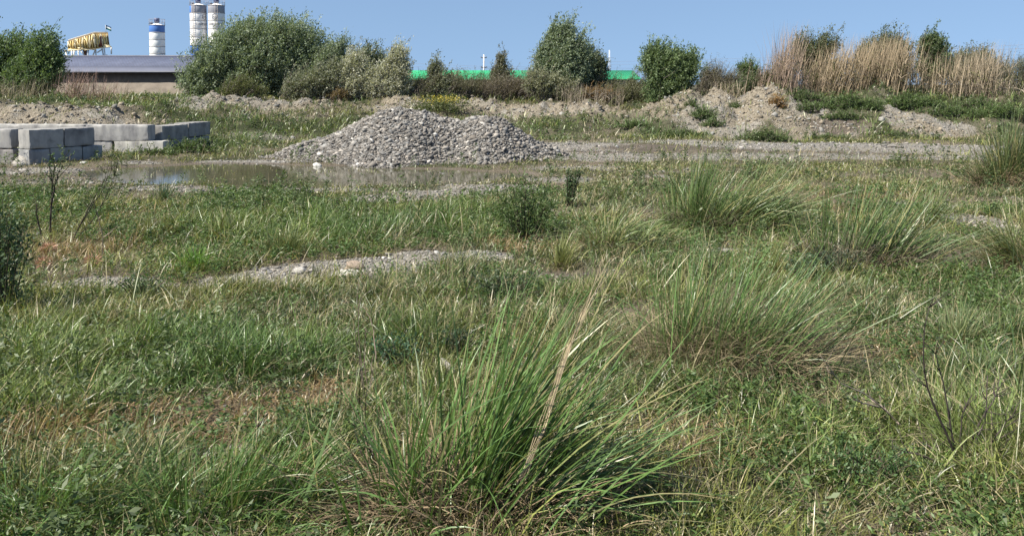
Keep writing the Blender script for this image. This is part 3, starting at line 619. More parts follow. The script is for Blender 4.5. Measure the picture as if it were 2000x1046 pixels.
def bushy(label, px, py, w, h, n, colA, colB, leafL, lean=.1, name='leafy_bush', cat='bush', stems=10, grp=None, depth=None, stemcol=(.07, .06, .04)):
    p = hit(px, py); t = thing(name, label, cat, p, grp); g = Geo(); gl = Geo(); sc_ = p[1] / F; W = w * sc_; Hh = h * sc_; D = depth or W * .7
    for i in range(stems):
        tx = random.uniform(-.5, .5); ty = random.uniform(-.5, .5); top = np.array([tx * W + lean * Hh, ty * D, Hh * random.uniform(.6, 1.0) * (1 - .5 * abs(tx))])
        b0 = np.array([tx * W * .3, ty * D * .3, 0]); a = np.array([b0 * (1 - k) + top * k + np.array([0, 0, .12 * Hh * math.sin(k * 3.14)]) for k in np.linspace(0, 1, 7)])
        tube(g, a, np.linspace(.006, .002, 7) * max(1, p[1] / 7), 4, stemcol)
        m = n // stems; tt = U(.12, 1, m)
        c = np.stack([np.interp(tt, np.linspace(0, 1, 7), a[:, k]) for k in range(3)], 1) + rng.normal(0, .07, (m, 3)) * W * np.array([1, 1, .6])
        col = np.array(colA) + (np.array(colB) - np.array(colA)) * U(0, 1, (m, 1)); dv = rng.normal(0, .7, (m, 3)) + np.array([.2, 0, .7])
        c[:, 2] = np.maximum(c[:, 2], .01)
        leaves(gl, c, dv, leafL * U(.6, 1.3, m), leafL * U(.3, .45, m), col * U(.75, 1.25, (m, 1)))
    g.build('stems', M_BARK, t); gl.build('foliage', M_LEAF, t); return t
bushy('dark green leafy shrub cut by the left edge of the photo', 0, 625, 150, 265, 2300, (.04, .07, .03), (.11, .16, .075), .055, 0, stems=34)
bushy('bushy feathery green weed standing right of the puddle shore', 1025, 470, 120, 135, 3600, (.05, .085, .025), (.12, .17, .06), .05, 0, 'leafy_weed', 'weed', 20)
bushy('slim upright feathery weed in front of the gravel pile foot', 1112, 405, 34, 95, 1100, (.05, .09, .035), (.11, .16, .07), .05, .1, 'leafy_weed', 'weed', 10)
bushy('low dark leaved weed left of the big tussock', 885, 700, 70, 75, 520, (.025, .05, .025), (.07, .11, .06), .032, 0, 'leafy_weed', 'weed', 12)
bushy('dark leaved weed patch above the stony litter in the centre', 985, 590, 140, 70, 1400, (.03, .055, .025), (.09, .13, .06), .035, 0, 'leafy_weed', 'weed', 22)
bushy('grey green leafy weed between the two mid field tussocks', 1580, 560, 90, 70, 800, (.045, .08, .04), (.11, .16, .08), .04, 0, 'leafy_weed', 'weed', 16)
bushy('leafy weed in the lower right foreground', 1690, 950, 190, 85, 900, (.04, .085, .03), (.11, .18, .07), .03, 0, 'leafy_weed', 'weed', 26)
bushy('leafy weed near the left stony strip', 280, 590, 130, 60, 900, (.045, .08, .035), (.11, .15, .07), .035, 0, 'leafy_weed', 'weed', 22)
bushy('blue green leafy weed by the bright dock blade', 780, 720, 110, 75, 700, (.04, .09, .05), (.08, .15, .08), .034, 0, 'leafy_weed', 'weed', 18)
bushy('dark weed with dead leaves at the foot of the windswept tussock', 1640, 540, 110, 70, 900, (.03, .045, .03), (.1, .12, .07), .035, 0, 'leafy_weed', 'weed', 18)
twig_plant('dry_weed', 'dark bare upright stem in the centre above the big tussock', 'dry weed', (912, 605), [[(913, 612), (911, 570), (905, 530), (903, 500)], [(911, 570), (922, 540), (928, 522)]], None, .006, DK, leafy=6, leafL=.03, twig=5, tl=.1)
twig_plant('dry_weed', 'thin dark upright stem right of the centre one', 'dry weed', (1140, 590), [[(1140, 592), (1139, 530), (1138, 482)]], None, .005, DK, twig=1, tl=.05)
twig_plant('dead_twigs', 'tall thin pale dead twigs left of the big tussock', 'dead twigs', (712, 790), [[(716, 800), (706, 720), (700, 640), (699, 560)], [(712, 800), (702, 700), (692, 630)], [(722, 800), (712, 700), (716, 640)], [(730, 850), (722, 760), (728, 690)], [(735, 700), (728, 640), (712, 595)]], None, .0045, (.2, .15, .12), twig=4, tl=.12)
twig_plant('dead_twigs', 'dark brown twigs tangled at the left side of the big tussock', 'dead twigs', (738, 950), [[(742, 955), (728, 880), (705, 790)], [(735, 950), (746, 860), (738, 800)], [(730, 940), (700, 870), (690, 820)], [(750, 950), (712, 850), (716, 760)]], None, .005, DK, twig=5, tl=.1)
twig_plant('bare_shrub', 'bare dark twiggy shrub in the lower right foreground', 'bare shrub', (1880, 920),
           [[(1880, 925), (1850, 850), (1815, 770), (1800, 690), (1812, 600)], [(1882, 920), (1905, 840), (1940, 780), (1955, 740)], [(1885, 925), (1925, 880), (1960, 830), (1985, 800)], [(1878, 920), (1860, 850), (1845, 760), (1830, 690)],
            [(1880, 922), (1830, 900), (1770, 880), (1725, 905)], [(1884, 922), (1900, 870), (1925, 820), (1930, 730)], [(1875, 925), (1830, 880), (1790, 860)], [(1890, 930), (1950, 950), (1990, 985)], [(1882, 925), (1875, 850), (1885, 780)], [(1885, 928), (1910, 930), (1950, 890), (1975, 850)]], None, .0085, (.07, .055, .05), twig=8, tl=.12)
twig_plant('fallen_branch', 'grey dead branch lying slanted in the right foreground grass', 'branch', (1790, 850), [[(1792, 862), (1750, 820), (1700, 775), (1640, 745), (1600, 690)], [(1720, 795), (1680, 785), (1640, 760)], [(1760, 832), (1730, 800), (1690, 770)]], None, .0075, (.3, .24, .2), twig=4, tl=.1)
twig_plant('fallen_branch', 'thin curved dark branch lying across the grass left of centre', 'branch', (690, 672), [[(575, 662), (620, 652), (665, 655), (700, 672)], [(730, 672), (760, 676), (800, 665)]], None, .005, DK, twig=3, tl=.06)
twig_plant('dry_weed', 'dark stem crossed by a pale twig in the bottom left grass', 'dry weed', (500, 905), [[(498, 915), (502, 860), (504, 825)], [(503, 835), (525, 800)], [(503, 832), (495, 812)]], None, .004, DK, twig=1, tl=.04)
twig_plant('dry_weed', 'pale dead stem at the right end of the reddish grass', 'dry weed', (612, 860), [[(613, 868), (606, 820), (600, 762)]], None, .0045, (.33, .26, .2), twig=1, tl=.04)
# single broad light blades
def dock(label, px, py, pts, w, col):
    p = hit(px, py); a = smooth_path(poly(pts, p[1]), 9) - p; g = Geo(); prof_ = np.sin(np.linspace(.35, math.pi, 9)) * w * .5
    sd = unit(np.cross(np.gradient(a, axis=0), np.array([0, 1., .2])))
    V = np.concatenate([a - sd * prof_[:, None], a + sd * prof_[:, None] + np.array([0, .004, 0])]); q = np.array([(i, i + 1, i + 10, i + 9) for i in range(8)])
    g.add(V, q, col); o = g.build('broad_blade', M_BLADE); o.location = p; tag(o, label, 'grass blade')
dock('single bright yellow green blade left of the big tussock', 800, 690, [(800, 700), (806, 670), (826, 647)], .022, (.3, .42, .09))
dock('long pale blade rising from the bottom edge left of centre', 570, 1040, [(565, 1060), (600, 960), (640, 850), (655, 780)], .016, (.17, .25, .1))
dock('straight green blade rising from the bottom edge near the left tussock', 320, 1040, [(321, 1060), (320, 980), (319, 905)], .013, (.13, .22, .07))
dock('broad green blade at the bottom of the big tussock', 945, 1040, [(948, 1060), (943, 980), (940, 905)], .018, (.12, .2, .08))

# pinkish dried flower heads, yellow flowers
def heads(label, spots, r, col, name, cat, n=160, L=.03):
    for i, (a, b, lab) in enumerate(spots):
        p = hit(a, b + 14); t = thing(name, lab, cat, p, label); hgt = P(a, b, p[1])[2] - p[2]; g = Geo()
        tube(g, [(0, 0, 0), (.01, 0, hgt)], [.005, .004], 4, (.12, .12, .06)); g.build('stem', M_DRY, t)
        g = Geo(); d = unit(rng.normal(0, 1, (n, 3))); d[:, 2] *= .6; c = d * r * .5 + np.array([0.01, 0, hgt])
        leaves(g, c, d, r * .7, L * .3, np.array(col) * U(.6, 1.3, (n, 1))); g.build('flower_head', M_DRY, t)
heads('dried pinkish flower heads on the left', [(94, 484, 'upper of the two pinkish dried flower heads beside the left shrub'), (86, 512, 'lower of the two pinkish dried flower heads beside the left shrub'), (181, 508, 'pinkish dried flower head right of the other two')], .11, (.42, .24, .17), 'dried_flower', 'dried flower')
pt = hit(862, 216); t = thing('yellow_flower_shrub', 'green shrub with yellow flowers behind the gravel pile', 'flowering shrub', pt)
g = Geo(); m = 2600; c = rng.normal(0, 1, (m, 3)) * np.array([.75, .5, .22]) + np.array([0, 0, .3]); leaves(g, c, rng.normal(0, 1, (m, 3)) + np.array([.1, 0, .8]), .12 * U(.6, 1.2, m), .04, np.array([.1, .12, .04]) * U(.6, 1.4, (m, 1))); g.build('foliage', M_LEAF, t)
g = Geo(); m = 420; c = rng.normal(0, 1, (m, 3)) * np.array([.6, .4, .1]) + np.array([.1, -.1, .55]); leaves(g, c, rng.normal(0, 1, (m, 3)), .07, .06, np.array([.5, .4, .07]) * U(.7, 1.2, (m, 1))); o = g.build('flowers', M_LEAF, t); o['kind'] = 'stuff'

# ------------------------------------------------------------------ rocks, stump, ridge stones
def rock(name, label, px, py, size, col, cat='stone', flat=.6, sub=3):
    p = hit(px, py); g = Geo(); th = np.linspace(0, math.pi, 14); ph = np.linspace(0, 2 * math.pi, 21)[:-1]
    T, Pp = np.meshgrid(th, ph, indexing='ij'); x = np.sin(T) * np.cos(Pp); y = np.sin(T) * np.sin(Pp); z = np.cos(T)
    s = random.random() * 50; r = 1 + (fbm(x * 1.3 + z * 1.1 + s, y * 1.3 - z * .9 + s, 1.5, 4, 5) - .5) * 1.1
    r[0] = r[0].mean(); r[-1] = r[-1].mean()
    V = np.stack([x * r * size[0], y * r * size[1], z * r * size[2]], -1) * .5; q = []
    for i in range(13):
        for j in range(20): q.append((i * 20 + j, (i + 1) * 20 + j, (i + 1) * 20 + (j + 1) % 20, i * 20 + (j + 1) % 20))
    g.add(V.reshape(-1, 3), np.array(q), col); o = g.build(name, M_STONE, smooth=True); o.location = p + np.array([0, 0, size[2] * .12]); tag(o, label, cat)
    return o
rock('boulder', 'rounded tan boulder on the stony strip left of centre', 692, 524, (.28, .18, .16), (.28, .22, .17))
rock('rock', 'flat white stone just below the tan boulder', 680, 538, (.42, .25, .1), (.42, .4, .36))
rock('rock', 'pale stone in the middle of the stony strip', 585, 533, (.2, .15, .12), (.38, .36, .33))
rock('boulder', 'white stone at the left foot of the gravel pile by the water', 620, 326, (.24, .2, .17), (.5, .48, .44))
rock('rock', 'pale stone lying left of the gravel pile foot', 536, 316, (.18, .14, .08), (.3, .29, .26))
rock('rubble_lump', 'pale broken concrete lump under the end of the front block wall', 50, 322, (.55, .5, .42), (.3, .28, .25), 'rubble')
rock('rubble_lump', 'small broken lump left of the concrete lump', 22, 318, (.35, .35, .25), (.27, .25, .21), 'rubble')
rock('rock', 'pale stone in the grass before the front block wall', 163, 319, (.2, .16, .1), (.34, .33, .3))
rock('rock', 'round pale stone just in front of the broken lump', 45, 335, (.25, .2, .13), (.3, .28, .25))
rock('rock', 'flat white stone on the stony patch near the right edge', 1978, 424, (.3, .2, .1), (.6, .57, .5))
p = hit(872, 745); g = Geo(); box(g, (0, 0, .03), (.2, .04, .035), -.9, (.24, .22, .19)); box(g, (.02, -.03, .055), (.12, .012, .012), -.9, (.3, .28, .25))
o = g.build('wood_offcut', M_BARK); o.location = p + np.array([0, 0, .09]); o.rotation_euler = (.1, .35, 0); tag(o, 'pale grey weathered wood offcut beside the big tussock', 'wood offcut')

# ------------------------------------------------------------------ concrete blocks
def concrete():
    m, n, N, Lk, b = mat('old_concrete'); a = N.new('ShaderNodeVertexColor'); a.layer_name = 'Col'
    co = N.new('ShaderNodeTexCoord'); oi = N.new('ShaderNodeObjectInfo'); vs = N.new('ShaderNodeVectorMath'); vs.operation = 'MULTIPLY_ADD'; vs.inputs[1].default_value = (31, 17, 9); Lk.new(oi.outputs['Random'], vs.inputs[0]); Lk.new(co.outputs['Object'], vs.inputs[2]); n1 = noise(n, 2.5, 8, .7, vec=vs.outputs[0])
    mp = N.new('ShaderNodeMapping'); mp.inputs['Scale'].default_value = (3.5, 3.5, .8); Lk.new(vs.outputs[0], mp.inputs[0]); n2 = noise(n, 1.0, 5, .6, vec=mp.outputs[0])
    r1 = ramp(n, n1.outputs[0], [(.28, (.5, .5, .51)), (.5, (1, 1, 1)), (.62, (1.1, 1.09, 1.05)), (.74, (1.6, 1.57, 1.48))]); r2 = ramp(n, n2.outputs[0], [(.35, (.55, .55, .57)), (.6, (1.05, 1.05, 1.03))])
    c = mixc(n, 1.0, a.outputs[0], r1.outputs[0], 'MULTIPLY'); c = mixc(n, .8, c, r2.outputs[0], 'MULTIPLY'); Lk.new(c, b.inputs['Base Color']); b.inputs['Roughness'].default_value = .9
    n3 = noise(n, 30, 6, vec=co.outputs['Object']); bump(n, n3.outputs[0], .5, .01, b); return m
M_CONC = concrete()
def block(label, a, b2, z0, h, thick, col=(.36, .355, .345), grp='concrete blocks of the low bay walls'):
    """a, b2: ends (x, y) of the front face, thickness goes behind it"""
    a = np.array(a); b2 = np.array(b2); L = float(np.linalg.norm(b2 - a)); dr = (b2 - a) / L; nx = np.array([-dr[1], dr[0]])
    c = (a + b2) / 2 + nx * thick / 2
    nx_, ny_, nz_ = max(4, int(L / .05)), max(3, int(thick / .06)), max(3, int(h / .05)); g = Geo()
    def face(o, du, dv, nu, nv):
        U_, V_ = np.meshgrid(np.linspace(0, 1, nu + 1), np.linspace(0, 1, nv + 1)); pts = np.array(o)[None, None] + U_[..., None] * np.array(du) + V_[..., None] * np.array(dv)
        # round and chip the edges
        hl = np.array([L, thick, h]) / 2; q = pts / hl; e = np.sort(np.abs(q) * hl - hl, -1); near = np.minimum(-e[..., 1], .06)
        sd = c[0] * 3 + z0 * 11
        chip = np.clip(fbm(pts[..., 0] + pts[..., 1] * .7 + sd, pts[..., 2] + pts[..., 1], 5, 4, 3) - .45, 0, 1) * .06 + .004
        pull = np.clip(1 - near / .03, 0, 1) * chip; pts = pts - np.sign(pts) * pull[..., None] * (np.abs(q) > .9)
        pts = pts + (fbm(pts[..., 0] * 1 + sd, pts[..., 2] + pts[..., 1], 3, 3, 8)[..., None] - .5) * .014
        grid(g, pts[..., 0], pts[..., 1], pts[..., 2], col)
    x, y, z = L / 2, thick / 2, h / 2
    face((-x, -y, -z), (L, 0, 0), (0, 0, h), nx_, nz_); face((x, y, -z), (-L, 0, 0), (0, 0, h), nx_, nz_)
    face((-x, y, -z), (0, -thick, 0), (0, 0, h), ny_, nz_); face((x, -y, -z), (0, thick, 0), (0, 0, h), ny_, nz_)
    face((-x, -y, z), (L, 0, 0), (0, thick, 0), nx_, ny_); face((-x, y, -z), (L, 0, 0), (0, -thick, 0), nx_, ny_)
    o = g.build('concrete_block', M_CONC, smooth=False); o.location = (c[0], c[1], z0 + h / 2); o.rotation_euler = (random.uniform(-.008, .008), random.uniform(-.008, .008), math.atan2(dr[1], dr[0]))
    return tag(o, label, 'concrete block', grp)
def XY(px, d): return np.array([(px - 1000) / F * (d * cp + (CAMH - .7) * sp), d])
A = XY(57, 24.3); B = XY(185, 26.0); dA = (B - A); dA1 = dA / np.linalg.norm(dA); Lf = np.linalg.norm(dA)
m1 = A + dA1 * Lf * .52
block('upper front concrete block at the near left corner with a pale end face', A, m1 - dA1 * .012, .47, .58, .62, (.3, .29, .275))
block('upper front concrete block with dark stained face, right end of the front wall', m1 + dA1 * .012, B, .475, .57, .62, (.275, .265, .255))
q1 = A + dA1 * Lf * .3; q2 = A + dA1 * Lf * .8
block('short lower block under the near left corner of the front wall', A - dA1 * .02, q1 - dA1 * .01, -.1, .56, .6, (.25, .25, .25))
block('long lower block in the middle of the front wall', q1 + dA1 * .01, q2 - dA1 * .012, -.1, .565, .6, (.28, .28, .27))
block('lower block sticking out at the right end of the front wall', q2 + dA1 * .012, B + dA1 * .25, -.11, .56, .6, (.26, .27, .27))
L0 = XY(-170, 24.9); L1 = XY(22, 24.8)
block('grey scratched upper block at the left edge of the photo', L0, L1, .46, .57, .6, (.3, .29, .28))
block('lower block at the left edge of the photo mostly hidden by weeds', L0 + np.array([.1, 0]), L1 + np.array([.05, 0]), -.12, .56, .6, (.3, .28, .26))
block('long pale upper block of the rear wall behind the front one', XY(-100, 28.9), XY(164, 28.8), .43, .56, .6, (.4, .385, .36))
block('long upper block in the middle of the rear wall with white scuffs', XY(167, 28.7), XY(289, 28.7), .42, .56, .6, (.33, .32, .31))
block('lower grey block of the rear wall right of the front wall', XY(100, 28.72), XY(218, 28.72), -.14, .55, .6, (.33, .32, .31))
block('pale lower block of the rear wall half hidden by grass', XY(222, 28.68), XY(318, 28.68), -.14, .55, .6, (.48, .46, .42))
A2 = XY(317, 29.4); B2 = XY(411, 33.0); dB = B2 - A2; d1 = dB / np.linalg.norm(dB); mB = A2 + dB * .52
block('upper block with a pale end face where the rear wall turns away', A2, mB - d1 * .015, .36, .54, .62, (.29, .28, .265))
block('farthest dark upper block at the right end of the walls', mB + d1 * .02, B2, .38, .54, .62, (.27, .26, .25))
block('lower block half buried under the turning wall on the right', A2 + d1 * .05, B2 - d1 * .1, -.2, .555, .6, (.3, .3, .3))

# ------------------------------------------------------------------ trees and bushes
def tree(name, label, cat, d, base_px, lobes, colA, colB, shoots, leafL, shootL=.9, per=22, wind=.35, grp=None, shell=.55, trunk=.09, leafW=.38, upb=.8, barkcol=(.13, .11, .09), ysc=.75, stems=5):
    bx = P(base_px, 190, d); bz = float(H(bx[0], d)); org = np.array([bx[0], d, bz - .05]); t = thing(name, label, cat, org, grp)
    lw = []
    for (cx, cy, rx, ry) in lobes:
        c = P(cx, cy, d); lw.append((c - org, rx / F * d, ry / F * d))
    vol = np.array([l[1] * l[2] for l in lw]); pick = rng.choice(len(lw), shoots, p=vol / vol.sum())
    cs = np.array([l[0] for l in lw])[pick]; rx = np.array([l[1] for l in lw])[pick]; rz = np.array([l[2] for l in lw])[pick]; ry = np.minimum(rx, rz * 1.4) * ysc
    dv = unit(rng.normal(0, 1, (shoots, 3))); rad = np.where(U(0, 1, shoots) < .75, U(shell, 1.0, shoots), U(0, 1, shoots) ** .5)
    rad = rad * (1 + (fbm(dv[:, 0] * 2 + pick * 7.1, dv[:, 2] * 2 + dv[:, 1], 1.8, 3, 12) - .5) * 1.15)
    b0 = cs + dv * np.stack([rx, ry, rz], 1) * rad[:, None]
    spray = U(0, 1, shoots) < .16; b0[spray] += (np.array([wind * .8, 0, .9]) * shootL * U(.2, .9, spray.sum())[:, None]) * (dv[spray][:, 2:3] > -.1)
    keep = b0[:, 2] > 0.02; b0 = b0[keep]; dv = dv[keep]; m = len(b0)
    sd = unit(dv * .45 + np.array([wind, 0, upb]) + rng.normal(0, .3, (m, 3))); sl = shootL * U(.5, 1.3, m)
    b0 = b0 - sd * sl[:, None] * .6
    tt = U(0, 1, (m, per)); bend = np.array([wind * .6, 0, -.1])
    c = b0[:, None] + sd[:, None] * (sl[:, None] * tt)[..., None] + bend * (sl[:, None] * tt ** 2)[..., None] * .4 + rng.normal(0, .06, (m, per, 3)) * shootL
    c[..., 2] = np.maximum(c[..., 2], .03)
    ld = sd[:, None] * .9 + rng.normal(0, .6, (m, per, 3)) + np.array([wind * .5, 0, 0])
    cA, cB = np.array(colA), np.array(colB); k = U(0, 1, (m, 1, 1)) * .6 + U(0, 1, (m, per, 1)) * .4; col = (cA + (cB - cA) * k) * U(.8, 1.2, (m, per, 1))
    g = Geo(); n_ = m * per; LL = leafL * U(.6, 1.25, n_); leaves(g, c.reshape(-1, 3), ld.reshape(-1, 3), LL, LL * leafW * U(.8, 1.2, n_), col.reshape(-1, 3))
    g.build('crown', M_LEAF, t)
    g = Geo()
    for i in range(stems):
        l = lw[i % len(lw)]; top = l[0] + np.array([random.uniform(-.5, .5) * l[1], random.uniform(-.4, .4) * l[1], l[2] * random.uniform(.1, .8)])
        b = np.array([random.uniform(-.25, .25), random.uniform(-.2, .2), 0]) * min(1, l[1]); s = np.linspace(0, 1, 8)[:, None]
        a = b + (top - b) * s + np.array([0, 0, 1]) * np.sin(s * math.pi) * .12 * np.linalg.norm(top); a[:, :2] += rng.normal(0, .05, (8, 2)) * np.sin(s * math.pi)
        tube(g, a, np.linspace(trunk, trunk * .15, 8), 6, barkcol)
        for j in range(5):
            i0 = random.randint(3, 6); e = a[i0] + np.array([random.uniform(-.6, .8) * l[1], random.uniform(-.6, .6) * l[1] * .7, random.uniform(.15, .7) * l[2]]); tube(g, [a[i0], (a[i0] + e) / 2 + np.array([0, 0, .1]), e], [trunk * .4, trunk * .25, trunk * .08], 5, barkcol)
    # thin shoots carrying the leaves
    sel = rng.choice(m, min(m, 260), replace=False)
    for i in sel: tube(g, [b0[i] - sd[i] * sl[i] * .4, b0[i] + sd[i] * sl[i]], [.014, .005], 3, barkcol, cap=False)
    g.build('trunk', M_BARK, t)
    return t
for _px, _l in ((835, 'low airy brown green shrub left of the green roof shrub'), (905, 'loose low shrub below the green roof near its left end'), (1020, 'loose low shrub just left of the tall centre tree'), (1185, 'loose grey shrub between the tall centre tree and the green roof end'), (1245, 'low loose shrub at the left side of the round leafy tree'), (1385, 'loose low shrub touching the round leafy tree on its right'), (1445, 'thin low shrub under the small bright tree')):
    tree('tamarisk', _l, 'shrub', 46 + (_px % 7) * .3, _px, [(_px, 172, 26, 15), (_px - 14, 164, 12, 14), (_px + 15, 166, 10, 13)], (.1, .11, .05), (.22, .215, .12), 260, .09, .8, 20, .4, 'trees and shrubs along the bank behind the field', leafW=.25, shell=.2, stems=6, trunk=.03)
WG = ((.1, .14, .08), (.29, .34, .225))       # willow grey green
DG = ((.075, .12, .048), (.19, .26, .12))          # darker green
SV = ((.26, .265, .19), (.52, .51, .4))           # silvery oleaster
OL = ((.09, .1, .038), (.17, .165, .07))         # olive tamarisk
BR = ((.13, .105, .075), (.22, .19, .14))          # brown tamarisk
TG = 'trees and shrubs along the bank behind the field'
tree('green_tree', 'dark green tree cut by the left edge of the photo', 'tree', 46, 10, [(-10, 120, 62, 52), (35, 110, 25, 40), (0, 160, 60, 28)], *DG, 1300, .15, 1.0, 24, grp=TG)
tree('green_tree', 'dark green bushy tree just left of the grey roof', 'tree', 45, 75, [(78, 105, 30, 38), (75, 140, 45, 42), (45, 150, 40, 32), (92, 120, 26, 36)], *DG, 1500, .15, 1.0, 24, grp=TG)
tree('willow', 'huge grey green tree in front of the two tall silos', 'tree', 50, 500, [(500, 82, 62, 46), (560, 78, 55, 42), (440, 120, 68, 48), (395, 155, 50, 34), (520, 125, 85, 55), (605, 112, 42, 44), (450, 165, 85, 26), (560, 160, 70, 30), (470, 90, 45, 40)], *WG, 6000, .15, 1.15, 26, grp=TG, trunk=.16, stems=12)
tree('willow', 'thin grey green tree leaning out right of the huge one', 'tree', 49, 655, [(650, 115, 24, 36), (668, 100, 14, 28), (625, 140, 30, 34), (640, 160, 40, 28)], *WG, 900, .13, 1.2, 24, .5, grp=TG)
tree('oleaster', 'silvery shrub below the right flank of the huge tree', 'shrub', 47, 620, [(625, 160, 48, 26), (585, 168, 42, 20), (655, 150, 32, 28)], (.13, .145, .09), (.28, .29, .2), 950, .12, .8, 24, grp=TG)
tree('green_tree', 'small grey green tree behind the pale silvery shrubs', 'tree', 52, 722, [(715, 118, 26, 28), (738, 130, 20, 24), (710, 145, 30, 30)], (.09, .12, .07), (.2, .23, .15), 700, .13, .9, 24, grp=TG)
tree('oleaster', 'pale silvery shrub left of the tallest silvery one', 'shrub', 47, 700, [(690, 130, 26, 30), (700, 160, 35, 28), (675, 165, 34, 22), (730, 160, 28, 26)], *SV, 1250, .12, .8, 24, grp=TG)
tree('oleaster', 'tallest pale silvery shrub left of the green roof', 'shrub', 46.5, 770, [(775, 118, 20, 28), (780, 145, 20, 30), (757, 145, 24, 28), (770, 170, 30, 22), (745, 168, 24, 20)], *SV, 1150, .12, .85, 24, .45, grp=TG)
tree('oleaster', 'silvery shrub standing in front of the left end of the green roof', 'shrub', 47, 855, [(848, 138, 13, 20), (855, 168, 32, 20), (874, 160, 12, 16), (882, 177, 24, 14)], (.13, .145, .095), (.29, .3, .21), 950, .12, .8, 20, grp=TG)
tree('tamarisk', 'low olive green shrub between two silvery shrubs by the green roof', 'shrub', 48, 815, [(812, 172, 20, 12), (822, 180, 30, 12), (800, 180, 20, 12)], *OL, 600, .09, .7, 26, grp=TG, leafW=.25)
tree('tamarisk', 'wide olive brown feathery shrub below the green roof', 'shrub', 48, 925, [(925, 174, 48, 17), (895, 170, 24, 12), (950, 172, 30, 14)], (.085, .085, .04), (.16, .15, .075), 1100, .09, .8, 26, grp=TG, leafW=.22)
tree('tamarisk', 'brown twiggy shrub below the utility pole', 'shrub', 47, 985, [(980, 175, 50, 18), (1012, 172, 34, 18), (960, 178, 30, 15)], *BR, 1000, .09, .8, 24, grp=TG, leafW=.2)
tree('green_tree', 'slender pale tree with a dark tip right of the utility pole', 'tree', 51, 978, [(978, 122, 9, 20), (974, 140, 18, 16), (980, 155, 24, 20)], (.1, .11, .065), (.25, .24, .17), 420, .12, .7, 20, .2, grp=TG)
tree('willow', 'tall grey green tree in the centre rising above the green roof', 'tree', 46, 1085, [(1090, 84, 24, 26), (1098, 108, 38, 30), (1066, 128, 24, 22), (1106, 145, 42, 30), (1130, 96, 13, 20), (1078, 66, 9, 14), (1104, 62, 10, 13), (1060, 100, 9, 16)], *WG, 2600, .14, 1.1, 24, .45, grp=TG, trunk=.12, stems=8)
tree('oleaster', 'silvery shrub at the left foot of the tall centre tree', 'shrub', 44.5, 1065, [(1062, 165, 30, 20), (1038, 160, 16, 16), (1090, 174, 34, 17)], (.14, .15, .09), (.32, .32, .21), 800, .11, .7, 22, grp=TG)
tree('willow', 'grey green tree close on the right of the tall centre tree', 'tree', 48, 1150, [(1148, 135, 24, 28), (1138, 118, 12, 18), (1168, 138, 14, 20), (1155, 165, 30, 20)], (.075, .1, .055), (.17, .2, .12), 1200, .13, .9, 22, grp=TG)
tree('tamarisk', 'rusty orange low shrub behind the bank right of centre', 'shrub', 44.5, 1165, [(1165, 186, 36, 13)], (.2, .12, .05), (.3, .2, .09), 350, .08, .5, 22, grp=TG, leafW=.25)
tree('tamarisk', 'rusty orange low shrub below the silvery shrubs', 'shrub', 46.5, 662, [(662, 186, 20, 11)], (.2, .14, .05), (.28, .2, .08), 200, .08, .5, 22, grp=TG, leafW=.25)
tree('tamarisk', 'small yellow green shrub at the foot of the huge tree', 'shrub', 45.5, 468, [(470, 170, 26, 20), (445, 178, 20, 12), (495, 182, 26, 10)], (.09, .115, .035), (.17, .18, .06), 500, .08, .6, 24, grp=TG, leafW=.25)
tree('tamarisk', 'dull green shrub under the right part of the green roof', 'shrub', 45, 1215, [(1215, 184, 42, 17), (1190, 190, 30, 16), (1235, 195, 28, 18)], (.09, .1, .045), (.19, .19, .1), 900, .09, .7, 24, grp=TG, leafW=.25)
tree('green_tree', 'round leafy green tree right of the green roof', 'tree', 43, 1300, [(1290, 125, 40, 32), (1330, 130, 38, 30), (1305, 160, 45, 34), (1275, 115, 22, 26), (1290, 185, 34, 20)], (.075, .12, .045), (.21, .27, .13), 2000, .13, .8, 26, .25, grp=TG, stems=9)
tree('tamarisk', 'grey brown twiggy shrub right of the round leafy tree', 'shrub', 45, 1400, [(1400, 158, 34, 26), (1425, 165, 22, 18), (1385, 140, 18, 14)], (.12, .11, .07), (.24, .22, .15), 700, .09, .7, 20, grp=TG, leafW=.22)
tree('green_tree', 'small bright green tree far behind between shrubs and reeds', 'tree', 62, 1460, [(1457, 135, 20, 11), (1462, 145, 24, 10)], (.07, .12, .035), (.15, .21, .08), 450, .13, .7, 20, grp=TG)
tree('green_shrub', 'dark green shrub left of the reeds on the bank', 'shrub', 43, 1475, [(1470, 168, 34, 14), (1500, 160, 24, 16)], (.05, .08, .03), (.13, .16, .07), 600, .1, .6, 24, grp=TG)
tree('green_tree', 'olive tree behind the left part of the long reed bed', 'tree', 46, 1585, [(1585, 105, 34, 28), (1562, 92, 18, 18), (1612, 90, 24, 18), (1600, 140, 40, 26)], (.07, .085, .035), (.15, .165, .08), 1100, .12, 1.0, 22, .4, grp=TG)
tree('green_tree', 'olive tree behind the right part of the long reed bed', 'tree', 46.5, 1735, [(1725, 90, 22, 22), (1750, 105, 28, 32), (1700, 110, 30, 26), (1740, 140, 40, 25)], (.065, .085, .035), (.16, .18, .09), 1300, .12, .9, 22, .3, grp=TG)
tree('green_tree', 'green tree between the two reed beds on the right', 'tree', 44.8, 1818, [(1818, 95, 24, 24), (1822, 125, 32, 34), (1812, 82, 12, 12)], (.06, .095, .035), (.15, .19, .09), 1000, .12, .8, 24, .2, grp=TG)
tree('green_tree', 'green tree inside the rightmost reed bed', 'tree', 47, 1900, [(1905, 125, 32, 26), (1870, 130, 26, 24), (1925, 140, 26, 24)], (.06, .08, .035), (.15, .17, .09), 900, .12, .8, 22, .2, grp=TG)
